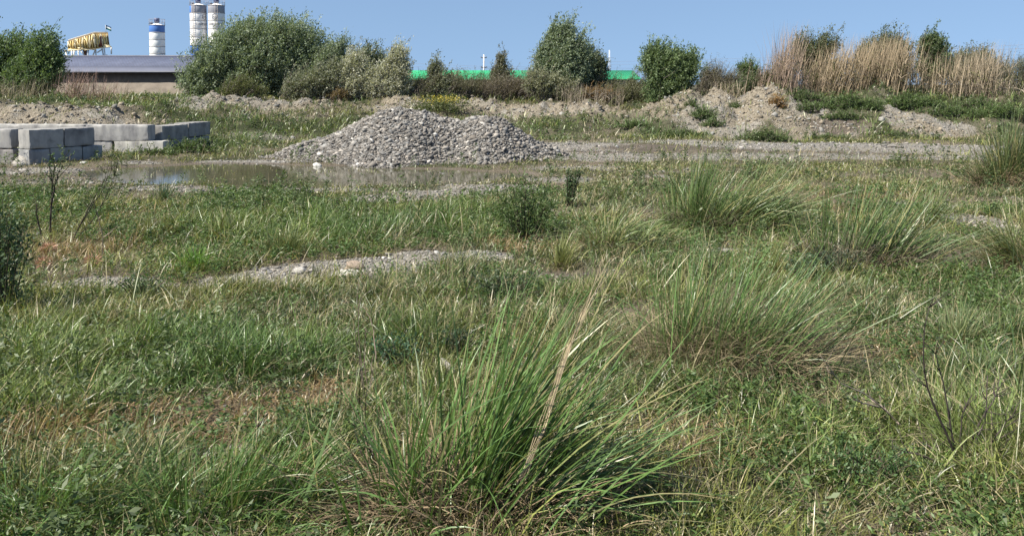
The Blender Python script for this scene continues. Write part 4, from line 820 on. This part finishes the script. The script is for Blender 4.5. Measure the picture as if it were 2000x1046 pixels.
tree('tamarisk', 'grey green shrub mass at the right edge of the photo', 'shrub', 46, 1985, [(1985, 150, 52, 36), (2030, 150, 50, 38), (1950, 155, 30, 26)], (.09, .1, .06), (.2, .2, .13), 1600, .1, .8, 22, grp=TG, leafW=.22)
for i, (px, py, w_, h_, lab) in enumerate([(1650, 200, 80, 34, 'dark green weed thicket in the middle of the right bank'), (1560, 190, 60, 26, 'green weed thicket right of the rubble crest'), (1760, 200, 80, 34, 'green weed thicket above the pale stony slope'), (1850, 220, 90, 26, 'dark green weed thicket on the lower right bank'), (1950, 220, 90, 30, 'green weed thicket on the bank at the right edge'), (1640, 228, 60, 22, 'low green weed thicket above the muddy hollow'), (1490, 268, 62, 18, 'bright green weed thicket at the foot of the rubble slope'), (1370, 222, 34, 34, 'narrow green weed thicket left of the rubble slope'), (370, 290, 60, 22, 'green weed thicket beside the turning block wall'), (300, 300, 46, 12, 'green weed thicket before the rear block wall'), (1240, 245, 40, 16, 'green weed patch left of the bank mounds'), (1388, 240, 26, 22, 'lower end of the diagonal green weeds beside the rubble slope'), (1335, 262, 60, 14, 'low weeds along the track below the left mounds'), (1350, 205, 20, 14, 'small weed patch between the two left mounds'), (1572, 212, 36, 24, 'green weeds right of the rusty orange plant'), (1435, 208, 22, 14, 'small weed patch in the dip before the rubble peak'), (1610, 268, 50, 9, 'thin weed strip at the foot of the right bank'), (1730, 264, 70, 10, 'long thin weed strip before the pale stony slope'), (1800, 205, 50, 20, 'weeds below the reeds between the two bank trees'), (1690, 208, 40, 16, 'weeds just left of the pale scar on the bank'), (1900, 205, 60, 22, 'weeds below the rightmost reed bed')]):
    p = hit(px, py + h_ * .5); tree('weed_thicket', lab, 'weeds', p[1] + .3, px, [(px - w_ * .1, py + h_ * .1, w_ * .55, h_ * .3), (px - w_ * .5, py + h_ * .35, w_ * .45, h_ * .22), (px + w_ * .45, py + h_ * .15, w_ * .5, h_ * .28), (px + w_ * .1, py - h_ * .15, w_ * .3, h_ * .25)], (.065, .11, .032), (.16, .22, .08), int(w_ * h_ * .24), .09, .35, 20, .1, 'weed thickets on the banks', stems=3, trunk=.012, ysc=1.0, leafW=.3)
tree('tamarisk', 'rusty orange plant on the crest of the rubble slope', 'shrub', 39.5, 1520, [(1515, 200, 13, 10), (1525, 218, 14, 12)], (.24, .13, .05), (.36, .24, .1), 220, .08, .4, 20, grp=TG, stems=3, trunk=.015)

# ------------------------------------------------------------------ reeds
def reeds(label, d, spans, n, hmul=1.0, grp='beds of tall dry reeds on the bank', tone=(.36, .28, .2), lean=.14, rad=.011, W=.03):
    """spans: list of (px centre, px half width, py top, share)"""
    bx = P(spans[0][0], 170, d); org = np.array([bx[0], d, float(H(bx[0], d))]); t = thing('reed_bed', label, 'reeds', org, grp)
    g = Geo(); gl = Geo()
    for (cx, hw, top, sh) in spans:
        m = int(n * sh); x = (cx - 1000 + rng.normal(0, .5, m) * hw) / F * d; y = d + rng.normal(0, .7, m)
        z = H(x, y); zt = P(cx, top, d)[2]
        Lh = np.maximum(zt - z, .5) * 1.06 * (1.04 - np.abs(rng.normal(0, .27, m)))
        c = np.array(tone) * U(.45, 1.3, m)[:, None]
        base = np.stack([x - org[0], y - org[1], z - org[2]], 1)
        blades(g, base, rng.vonmises(.1, 1.5, m), np.abs(rng.normal(lean, .08, m)), U(0, .25, m), Lh, W * U(.6, 1.3, m), c, c * 1.1, 4, twist=3, prof=([0, .7, .86, .95, 1], [.8, .45, .5, .6, 0]))
        m2 = m; i = rng.integers(0, m, m2); tt = U(.05, .55, m2)[:, None]
        bb = base[i] + np.array([0, 0, 1]) * (Lh[i][:, None] * tt) + np.stack([np.sin(lean) * Lh[i] * tt[:, 0], 0 * tt[:, 0], 0 * tt[:, 0]], 1)
        cc = np.array(tone) * U(.4, 1.1, m2)[:, None]; gr = U(0, 1, m2) < .25; cc[gr] = np.array([.12, .13, .05])
        blades(gl, bb, U(0, 6.28, m2), U(.2, .9, m2), U(.5, 2.2, m2), U(.5, 1.1, m2), W * 1.1, cc, None, 3)
    g.build('stalks', M_DRY, t)['kind'] = 'stuff'; gl.build('dry_leaves', M_DRY, t)['kind'] = 'stuff'
reeds('tallest slim clump of dry reeds at the left end of the bank reeds', 43, [(1530, 17, 46, .6), (1520, 34, 90, .4)], 520, tone=(.33, .25, .19), lean=.14)
reeds('low brown reeds at the foot of the tallest clump', 42.5, [(1515, 50, 122, 1)], 260, tone=(.3, .22, .17), lean=.2)
reeds('long wide bed of tan dry reeds in the middle of the bank', 43.5, [(1610, 60, 85, .25), (1670, 60, 68, .35), (1730, 50, 64, .4)], 1500, tone=(.35, .275, .185), lean=.22)
reeds('dry reeds standing right of the green tree', 43.5, [(1840, 26, 95, .5), (1800, 26, 105, .5)], 180, tone=(.36, .29, .2), lean=.08)
reeds('rightmost bed of pale dry reeds on the bank', 43.5, [(1895, 34, 85, .5), (1930, 26, 80, .3), (1860, 30, 105, .2)], 560, tone=(.35, .285, .205), lean=.14)
reeds('sparse broken dry reeds by the right edge of the photo', 43, [(1985, 50, 150, 1)], 80, tone=(.5, .42, .33), lean=.3)
reeds('thin rusty dry reeds standing before the pale concrete wall', 44, [(150, 30, 130, .7), (205, 34, 150, .3)], 300, tone=(.34, .23, .19), lean=.22, W=.02)
reeds('pale dry reeds at the foot of the left green trees', 42, [(30, 60, 150, 1)], 200, tone=(.34, .29, .2), lean=.12, W=.02)
reeds('grey dry reeds right of the tall centre tree', 43.5, [(1120, 30, 160, .6), (1190, 40, 165, .4)], 200, tone=(.3, .25, .19), lean=.05, W=.022)
reeds('pale dry reeds beside the grey brown shrub', 43, [(1420, 40, 155, 1)], 110, tone=(.36, .3, .22), lean=.1, W=.022)

# ------------------------------------------------------------------ shed and wall
def shed():
    d1, d0 = 99.0, 92.0
    xl, xr = P(20, 110, d0)[0], P(700, 110, d0)[0]; zr = P(120, 110, d1)[2]; ze = P(120, 139, d0)[2]
    t = thing('shed', 'long low shed with a blue grey tiled roof at the far left', 'shed', ((xl + xr) / 2, d1, 1.3)); ox, oy, oz = t.location
    m, n, N, Lk, b = mat('roof_tiles'); co = N.new('ShaderNodeTexCoord'); br = N.new('ShaderNodeTexBrick'); br.inputs['Scale'].default_value = 1; br.inputs['Brick Width'].default_value = .35; br.inputs['Row Height'].default_value = .3; br.inputs['Mortar Size'].default_value = .025
    br.inputs['Color1'].default_value = (.075, .088, .135, 1); br.inputs['Color2'].default_value = (.095, .108, .158, 1); br.inputs['Mortar'].default_value = (.07, .072, .1, 1)
    mp = N.new('ShaderNodeMapping'); mp.inputs['Scale'].default_value = (1, 1.02, 1); Lk.new(co.outputs['Object'], mp.inputs[0]); Lk.new(mp.outputs[0], br.inputs['Vector'])
    nz = noise(n, .5, 4, vec=co.outputs['Object']); r = ramp(n, nz.outputs[0], [(.3, (.9, .9, .9)), (.7, (1.1, 1.1, 1.1))]); Lk.new(mixc(n, 1., br.outputs[0], r.outputs[0], 'MULTIPLY'), b.inputs['Base Color']); b.inputs['Roughness'].default_value = .75; b.inputs['Specular IOR Level'].default_value = .15; bump(n, br.outputs['Fac'], .4, .02, b)
    # two slopes with a kink two thirds down, thin sheets with thickness
    g = Geo(); dk = 93.6; zk = P(120, 130, dk)[2]
    def slab(ya, za, yb, zb, th=.12):
        nrm = np.array([0, -(zb - za), (yb - ya)]); nrm = nrm / np.linalg.norm(nrm) * th
        v = np.array([(xl, ya, za), (xr, ya, za), (xr, yb, zb), (xl, yb, zb)]); v = np.concatenate([v - nrm, v]) - np.array([ox, oy, oz]); g.add(v, BOXF)
    slab(dk, zk, d1, zr); slab(2 * d1 - d0, ze, d1 + .01, zr - .004); g.build('roof', m, t)
    g = Geo(); m2 = col_mat('roof_sheet', .75, .1, .01, 1, .08); v = np.array([(xl, d0, ze), (xr, d0, ze), (xr, dk - .02, zk - .02), (xl, dk - .02, zk - .02)]); v = np.concatenate([v - np.array([0, 0, .1]), v]) - np.array([ox, oy, oz]); g.add(v, BOXF, (.105, .112, .15)); g.build('lower_roof_strip', m2, t)
    g = Geo(); box(g, ((0), d0 - oy - .05, ze - oz - .1), (xr - xl, .12, .16), 0, (.1, .105, .13)); g.build('gutter', M_METAL, t)
    g = Geo(); box(g, (0, d1 - oy + .02, zr - oz + .02), (xr - xl, .3, .12), 0, (.12, .12, .15)); g.build('ridge_cap', M_METAL, t)
    g = Geo(); box(g, (0, d1 - oy, (ze - oz) / 2 - .1), (xr - xl - 1.2, 2 * (d1 - d0) - 2.6, ze - oz), 0, (.16, .135, .115)); g.build('wall', M_PLASTER, t)
    # plaster compound wall in front
    dw = 78; zw = P(200, 162, dw)[2]; xa, xb = P(60, 162, dw)[0], P(520, 162, dw)[0]
    w_ = thing('plaster_wall', 'pale brown plastered yard wall in front of the shed', 'wall', ((xa + xb) / 2, dw, 1.0)); n = 9
    g = Geo(); Xw, Zw = np.meshgrid(np.linspace(xa, xb, 200), np.linspace(.6, zw, 20)); yo = (fbm(Xw, Zw, .8, 4, 14) - .5) * .1; zz = Zw + np.where(Zw > zw - .05, (fbm(Xw, Zw * 0, .9, 4, 15) - .5) * .12, 0)
    L = w_.location; grid(g, Xw - L.x, Yw_(yo), zz - L.z, (.36, .28, .21)) if False else grid(g, Xw - L.x, yo - .12, zz - L.z, (.39, .32, .25)); grid(g, (Xw - L.x), yo * 0 + .12, zz - L.z, (.36, .285, .215))
    Xt = np.stack([Xw[-1], Xw[-1]]); grid(g, Xt - L.x, np.stack([yo[-1] - .12, yo[-1] * 0 + .12]), np.stack([zz[-1], zz[-1]]) - L.z, (.4, .33, .26)); g.build('wall_face', M_PLASTER, w_)
    px = P(182, 170, 76.5); p = thing('fence_post', 'thin dark post standing in front of the yard wall', 'post', (px[0], 76.5, 1.2)); g = Geo(); bar(g, (0, 0, -.2), (0, 0, P(182, 150, 76.5)[2] - 1.2), .05, 6, (.06, .05, .045)); g.build('post_shaft', M_BARK, p)
shed()

# ------------------------------------------------------------------ silos
WHITE = (.82, .79, .76); BLUE = (.045, .14, .42)
def text_mesh(txt, size):
    cu = bpy.data.curves.new('lettering', 'FONT'); cu.body = txt; cu.size = size; cu.align_x = 'CENTER'; cu.extrude = 0; cu.resolution_u = 3
    o = bpy.data.objects.new('lettering', cu); C.objects.link(o); dg = bpy.context.evaluated_depsgraph_get(); me = bpy.data.meshes.new_from_object(o.evaluated_get(dg))
    bpy.data.objects.remove(o)
    import bmesh
    bm = bmesh.new(); bm.from_mesh(me); bmesh.ops.triangulate(bm, faces=bm.faces); bmesh.ops.subdivide_edges(bm, edges=[e for e in bm.edges if e.calc_length() > .3], cuts=2); bmesh.ops.triangulate(bm, faces=bm.faces); bm.to_mesh(me); bm.free()
    v = np.array([q.co[:] for q in me.vertices]); f = np.array([list(p.vertices) for p in me.polygons]); bpy.data.meshes.remove(me); return v, f
def silo(label, d, px, halfw, rows, bands, ladder=None, txt=None, txt_ang=0, logo=False, deck=True, fade=None, top_py=None):
    """rows: photo rows of the ring seams top to bottom; bands: colour per course"""
    c = P(px, 100, d); r = halfw / F * d; z0 = 1.2; t = thing('cement_silo', label, 'silo', (c[0], d, z0), 'cement silos behind the shed'); zs = [P(px, q, d - r)[2] - z0 for q in rows]
    ang = np.linspace(0, 2 * math.pi, 49)
    for i in range(len(rows) - 1):
        g = Geo(); zt, zb = zs[i] - .04, zs[i + 1] + .04; A_, Z_ = np.meshgrid(ang, [zb - .0, zb + .05, zt - .05, zt])
        rr = np.array([r * .985, r, r, r * .985])[:, None]; col = np.broadcast_to(np.array(bands[i][:3]), (4 * 49, 3)).copy()
        if len(bands[i]) > 3:                       # band colour turns greyer around the given angle
            a_ = A_.ravel(); mk_ = sst(.0, .5, np.cos(a_ - R(bands[i][3])) - .1 + (vnoise(a_ * 3, a_ * 0) - .5) * .3)[:, None]; col = col * (1 - mk_) + np.array((.3, .3, .33)) * mk_
        grid(g, np.cos(A_) * rr, np.sin(A_) * rr, Z_, col); g.build('shell_course', M_PAINT, t, smooth=True)
    g = Geo()
    for z in zs[:-1]: tube(g, np.stack([np.cos(ang) * (r + .0), np.sin(ang) * (r + .0), 0 * ang + z], 1), .055, 6, (.33, .31, .3), cap=False)
    g.build('ring_seams', M_METAL, t)
    g = Geo(); h = .5; A_, Rr = np.meshgrid(ang, [1.0, .6, .12]); grid(g, np.cos(A_) * Rr * r, np.sin(A_) * Rr * r, zs[0] + (1 - Rr) * h, WHITE); g.build('roof', M_PAINT, t, smooth=True)
    g = Geo(); k = 14
    for lv in (.55, 1.1): tube(g, np.stack([np.cos(ang) * r * 1.02, np.sin(ang) * r * 1.02, 0 * ang + zs[0] + lv], 1), .028, 4, (.25, .27, .33), cap=False)
    for i in range(k): a = i * 2 * math.pi / k; bar(g, (math.cos(a) * r * 1.02, math.sin(a) * r * 1.02, zs[0]), (math.cos(a) * r * 1.02, math.sin(a) * r * 1.02, zs[0] + 1.1), .028, 4, (.25, .27, .33))
    g.build('railing', M_METAL, t)
    g = Geo(); box(g, (0, 0, zs[0] + .95), (.85, .8, .75), .3, (.07, .08, .16)); tube(g, [(0, 0, zs[0] + .3), (0, 0, zs[0] + .6)], .3, 12, (.4, .4, .4)); g.build('dust_filter', M_METAL, t)
    g = Geo(); box(g, (-.85, -.3, zs[0] + .35), (.4, .4, .25), 0, (.08, .08, .1)); g.build('hatch', M_METAL, t)
    g = Geo(); 
    for a in (.8, 2.35, 3.9, 5.5): bar(g, (math.cos(a) * r * .8, math.sin(a) * r * .8, 0), (math.cos(a) * r * .8, math.sin(a) * r * .8, zs[-1]), .12, 8, (.1, .2, .5))
    tube(g, [(0, 0, zs[-1]), (0, 0, zs[-1] - 1.6)], [r * .98, .25], 20, (.1, .2, .5)); g.build('support_frame', M_METAL, t)
    if ladder is not None:
        g = Geo(); a = R(ladder); tn = np.array([-math.sin(a), math.cos(a), 0]); o = np.array([math.cos(a), math.sin(a), 0]) * (r + .14)
        for s in (-.22, .22): bar(g, o + tn * s + np.array([0, 0, zs[-1]]), o + tn * s + np.array([0, 0, zs[0] + .5]), .03, 4, (.3, .26, .24))
        z = zs[-1]
        while z < zs[0] + .4: bar(g, o - tn * .22 + np.array([0, 0, z]), o + tn * .22 + np.array([0, 0, z]), .02, 4, (.3, .26, .24)); z += .42
        g.build('ladder', M_METAL, t)
    def wrap(v, f, a0, z, name, col):
        a = R(a0) + v[:, 0] / (r + .03); p = np.stack([np.cos(a) * (r + .03), np.sin(a) * (r + .03), z + v[:, 1]], 1); g = Geo(); g.add(p, f, col); g.build(name, M_METAL, t)
    if txt:
        v, f = text_mesh(txt, .62); wrap(v, f, txt_ang, zs[2] - (zs[2] - zs[3]) * .58, 'lettering', (.13, .12, .13))
    if logo:
        zc = (zs[1] + zs[2]) / 2; a = np.linspace(0, 2 * math.pi, 7) + math.pi / 6; ro, ri = .56, .46; V = np.concatenate([np.stack([np.cos(a) * ro, np.sin(a) * ro], 1), np.stack([np.cos(a) * ri, np.sin(a) * ri], 1)])
        wrap(np.concatenate([V, V[:, :1] * 0], 1), np.array([(i, i + 1, i + 8, i + 7) for i in range(6)]), txt_ang, zc, 'emblem_ring', (.13, .12, .13))
        v, f = text_mesh('AA', .5); v[:, 1] -= .18; wrap(v, f, txt_ang, zc, 'emblem_letters', (.13, .12, .13))
BG = (.2, .25, .42)
silo('left one of the two tall silos with its ladder left of centre', 150, 388.5, 15.5, [10, 25, 40, 56, 72, 88, 104, 120], [(.07, .2, .55, -50), WHITE, WHITE, WHITE, WHITE, (.04, .14, .5), (.04, .14, .5)], ladder=-105, txt='CABELMRAT', txt_ang=-22, logo=True)
silo('right one of the two tall silos with round emblem facing forward', 150, 424.0, 15.5, [10, 25, 40, 56, 72, 88, 104, 120], [(.2, .22, .32, -90), WHITE, WHITE, WHITE, WHITE, (.04, .14, .5), (.04, .14, .5)], ladder=-72, txt='CABELMRAT', txt_ang=-84, logo=True)
silo('single shorter silo with a blue top band between machine and tall silos', 150, 307.5, 14.2, [49, 63, 77, 91, 105, 119, 133], [(.08, .19, .48), (.78, .78, .75), (.78, .78, .75), (.78, .78, .75), (.78, .78, .75), (.78, .78, .75)])

# ------------------------------------------------------------------ yellow batching machine
def machine():
    d = 130.0; s = d / F; o = P(172, 112, d); t = thing('batching_machine', 'yellow ribbed hopper machine on stilts behind the shed roof', 'machine', (o[0], d, 1.2)); org = np.array([o[0], d, 1.2])
    Yl = (.8, .6, .25); PY = (.85, .74, .5)
    def W(px, py, dd=0): return P(px, py, d + dd) - org
    # ribbed drum: front long side from left end to the bend, then end part, all with depth 3 m
    ft = [(134, 80), (184, 65), (211, 65)]; fb = [(134, 98), (186, 94), (214, 88)]; dep = [0, -1.6, .6]
    g = Geo(); secs = []
    for (a, b, dd) in zip(ft, fb, dep):
        f1 = W(a[0] - .3, a[1] + 1.5, dd - .25); f0 = W(b[0], b[1], dd); tp = W(a[0], a[1] - 1, dd + .5); bk = W(a[0], a[1] - .5, dd + 2.4); b2 = W(b[0], b[1], dd + 3.2); secs.append([f0, f1, tp, bk, b2])
    secs = np.array(secs); V = secs.reshape(-1, 3); q = []
    for i in range(2):
        for j in range(5): q.append((i * 5 + j, i * 5 + (j + 1) % 5, (i + 1) * 5 + (j + 1) % 5, (i + 1) * 5 + j))
    g.add(V, [np.array(q), np.array([(0, 1, 2, 3, 4), (14, 13, 12, 11, 10)])], (.3, .2, .075)); g.build('hopper_shell', M_METAL, t)
    for i in range(2):
        n = 11 if i == 0 else 6
        for k in range(n):
            f = (k + .2) / n; a = secs[i] * (1 - f) + secs[i + 1] * f; g = Geo(); nv = np.array([0, -.14, .05])
            path = np.array([a[0] + nv, (a[0] + a[1]) / 2 + nv * 1.6, a[1] + nv * .8 - np.array([0, 0, .1])]); tube(g, path, [.1, .15, .07], 5, Yl if k % 3 else PY); g.build('rib', M_METAL, t)
    g = Geo()
    for i in range(2):
        n = 6 if i == 0 else 4
        for k in range(n):
            lo = secs[i] * (1 - k / n) + secs[i + 1] * k / n; hi = secs[i] * (1 - (k + 1) / n) + secs[i + 1] * (k + 1) / n; ov = np.array([0, -.32, 0])
            bar(g, (lo[0] if k % 2 else lo[1]) + ov, (hi[1] if k % 2 else hi[0]) + ov, .05, 4, PY)
    g.build('lattice_brace', M_METAL, t)
    g = Geo()
    for j in (1, 2): 
        for i in range(2): bar(g, secs[i][j] + np.array([0, -.1, .06]), secs[i + 1][j] + np.array([0, -.1, .06]), .045, 5, (.75, .66, .48) if j == 2 else (.25, .17, .08))
    g.build('top_edge', M_METAL, t)
    g = Geo()
    for a, b in [((127, 98.5), (165, 97.5)), ((127, 98.5), (128, 101)), ((152, 94), (188, 98)), ((165, 98), (216, 92)), ((203, 92), (217.5, 92)), ((203, 88), (217, 91)), ((187, 94), (187, 99))]:
        bar(g, W(*a, -1), W(*b, -1), .07, 5, PY)
    bar(g, W(134, 98.5, -.5), W(214, 89.5, -.2), .22, 5, Yl); bar(g, W(134, 98.5, 2.6), W(214, 89.5, 2.6), .2, 5, Yl); g.build('underframe', M_METAL, t)
    for (a, b) in [((128, 100), (132, 116)), ((140, 99), (140.5, 116)), ((145, 99), (144, 116)), ((153, 97), (153.5, 116)), ((173, 96), (170, 116)), ((187, 98), (187.5, 116)), ((186, 99), (179, 113)), ((155, 96), (168, 113)), ((199, 92), (203, 116)), ((203, 91), (206, 116)), ((217.5, 92), (217.5, 106)), ((209, 107), (206, 113)), ((190, 103), (199, 97))]:
        g = Geo(); p1, p0 = W(*a, -.6), W(*b, -.6); low = p0 + (p0 - p1) / max(.1, (p1 - p0)[2]) * p0[2] * (1 if abs(a[0] - b[0]) < 5 and b[1] > 115 else 0)
        bar(g, p1, low, .1, 6, (.68, .66, .62)); g.build('leg', M_METAL, t)
    g = Geo(); tp = [W(161, 97, -.2), W(171, 96, -.2), W(171, 96, 1.6), W(161, 97, 1.6)]; bt = [W(165, 110, .4), W(169, 110, .4), W(169, 110, 1.0), W(165, 110, 1.0)]; g.add(np.array(bt + tp), BOXF, (.16, .08, .06)); g.build('discharge_cone', M_METAL, t)
    g = Geo(); box(g, W(202, 82, .2) + np.array([0, -1.0, 0]), (.5, .6, 1.6), 0, (.2, .06, .05)); g.build('drive_box', M_METAL, t)
    # flag on its pole
    f0 = W(207, 64, 0) + org; fl = thing('flag', 'small blue white and green flag flying on a pole over the yellow machine', 'flag', f0); g = Geo(); z1 = P(206, 49, d)[2] - f0[2]; bar(g, (0, 0, -.1), (-.06, 0, z1), .03, 5, (.7, .7, .7)); g.build('pole', M_METAL, fl)
    g = Geo()
    X_, V_ = np.meshgrid(np.linspace(0, .92, 12), np.linspace(0, 1, 13)); Zt = -.3 * X_ - .1 * X_ ** 2; hh = .66
    Z_ = z1 + Zt - V_ * hh; Y_ = np.sin(X_ * 6) * .08; v = V_.ravel(); cc = np.where((v < .3)[:, None], (.02, .08, .2), np.where((v < .66)[:, None], (.7, .74, .76), (.01, .1, .09))); grid(g, X_ - .05, Y_, Z_, cc); grid(g, X_ - .05, Y_ + .012, Z_, cc)
    g.build('cloth', leaf_mat('flag_cloth', .2, .8, .1), fl)
machine()

# ------------------------------------------------------------------ green roofed hall, poles, wires
def hall():
    d0, d1 = 128.0, 136.0; xl, xr = P(780, 150, d0)[0], P(1253, 150, d0)[0]; xi = P(1236, 137, d1)[0]; zr = P(1000, 137.5, d1)[2]; ze = P(1000, 154.5, d0)[2]
    t = thing('green_roofed_hall', 'long hall with a bright green metal roof behind the trees', 'building', ((xl + xr) / 2, d1, 1.2)); o = np.array(t.location)
    m, n, N, Lk, b = mat('green_sheet_metal'); b.inputs['Base Color'].default_value = (.025, .36, .12, 1); b.inputs['Roughness'].default_value = .4; co = N.new('ShaderNodeTexCoord'); wv = N.new('ShaderNodeTexWave'); wv.inputs['Scale'].default_value = 1.2; Lk.new(co.outputs['Object'], wv.inputs[0]); bump(n, wv.outputs['Fac'], .35, .06, b)
    nz = noise(n, .6, 4, vec=co.outputs['Object']); r = ramp(n, nz.outputs[0], [(.3, (.02, .3, .1)), (.7, (.03, .4, .14))]); Lk.new(r.outputs[0], b.inputs['Base Color'])
    g = Geo(); dB = 2 * d1 - d0; xi0 = xl + (xr - xi); v = np.array([(xl, d0, ze), (xr, d0, ze), (xr, dB, ze), (xl, dB, ze), (xi0, d1, zr), (xi, d1, zr)]) - o
    g.add(v, [np.array([(0, 1, 5, 4), (2, 3, 4, 5)]), np.array([(1, 2, 5), (3, 0, 4)])]); g.build('roof', m, t)
    g = Geo(); box(g, (0, 0, (ze - 1.2) / 2 - .05), (xr - xl - 1.4, dB - d0 - 1.4, ze - 1.2), 0, (.45, .43, .38)); g.build('wall', M_CONC, t)
    g = Geo(); box(g, (0, d0 - o[1] - .06, ze - o[2] - .08), (xr - xl, .14, .16), 0, (.03, .3, .12)); g.build('gutter', M_METAL, t)
    d = 180.0; p = P(945, 150, d); t = thing('utility_pole', 'distant pale pole with dark crossarms above the green roof', 'utility pole', (p[0], d, 1.2)); g = Geo(); bar(g, (0, 0, 0), (0, 0, P(945, 107, d)[2] - 1.2), .14, 8, (.75, .72, .68)); g.build('mast', M_METAL, t)
    for q, hw in ((113, 5.2), (121.5, 1.8), (132, 5.2)):
        g = Geo(); z = P(945, q, d)[2] - 1.2; bar(g, (-hw / F * d, 0, z), (hw / F * d, 0, z), .1, 5, (.08, .07, .07)); t2 = g.build('crossarm', M_METAL, t)
        if hw > 3:
            for s in (-1, 1): g = Geo(); tube(g, [(s * hw / F * d, 0, z), (s * hw / F * d, 0, z + .3)], [.09, .05], 6, (.1, .08, .08)); g.build('insulator', M_METAL, t2)
    p = P(1190, 150, 200); t = thing('lattice_mast', 'faint thin mast standing right of the tall centre tree', 'mast', (p[0], 200, 1.2)); g = Geo(); hM = P(1190, 98, 200)[2] - 1.2
    for s in (-1, 1): bar(g, (s * .28, 0, 0), (s * .08, 0, hM), .05, 4, (.62, .62, .64))
    for k in range(14): z = hM * k / 14; w0 = .28 - .2 * k / 14; bar(g, (-w0, 0, z), (w0, 0, z + hM / 14), .035, 4, (.62, .62, .64))
    g.build('lattice', M_METAL, t)
    for k, (pts, lab) in enumerate([([(780, 123, 190), (945, 130, 181), (1250, 134, 190)], 'upper overhead wire left of centre'), ([(780, 130, 190), (945, 133.5, 181), (1250, 139, 190)], 'lower overhead wire left of centre'),
                                    ([(1190, 121, 200), (1500, 113, 160), (2150, 80, 120)], 'upper overhead wire running to the right edge'), ([(1190, 127, 200), (1500, 117.5, 160), (2150, 88, 120)], 'lower overhead wire running to the right edge')]):
        a = smooth_path(np.array([P(*q) for q in pts]), 25); g = Geo(); tube(g, a, .022, 4, (.2, .22, .28)); o = g.build('power_line', M_METAL); tag(o, lab, 'power line', 'overhead wires')
    p = P(687, 95, 150); t = thing('steel_tank', 'dark top of a far tank poking over the thin leaning tree', 'tank', (p[0], 150, 1.2)); g = Geo(); r_ = 6.5 / F * 150; hz = P(687, 90, 150)[2] - 1.2; tube(g, [(0, 0, 0), (0, 0, hz)], [r_, r_], 20, (.12, .14, .22)); g.build('tank_body', M_METAL, t)
    g = Geo(); tube(g, [(0, 0, hz), (0, 0, hz + .25)], [r_ * 1.05, r_ * .8], 20, (.1, .12, .18)); g.build('lid', M_METAL, t)
hall()
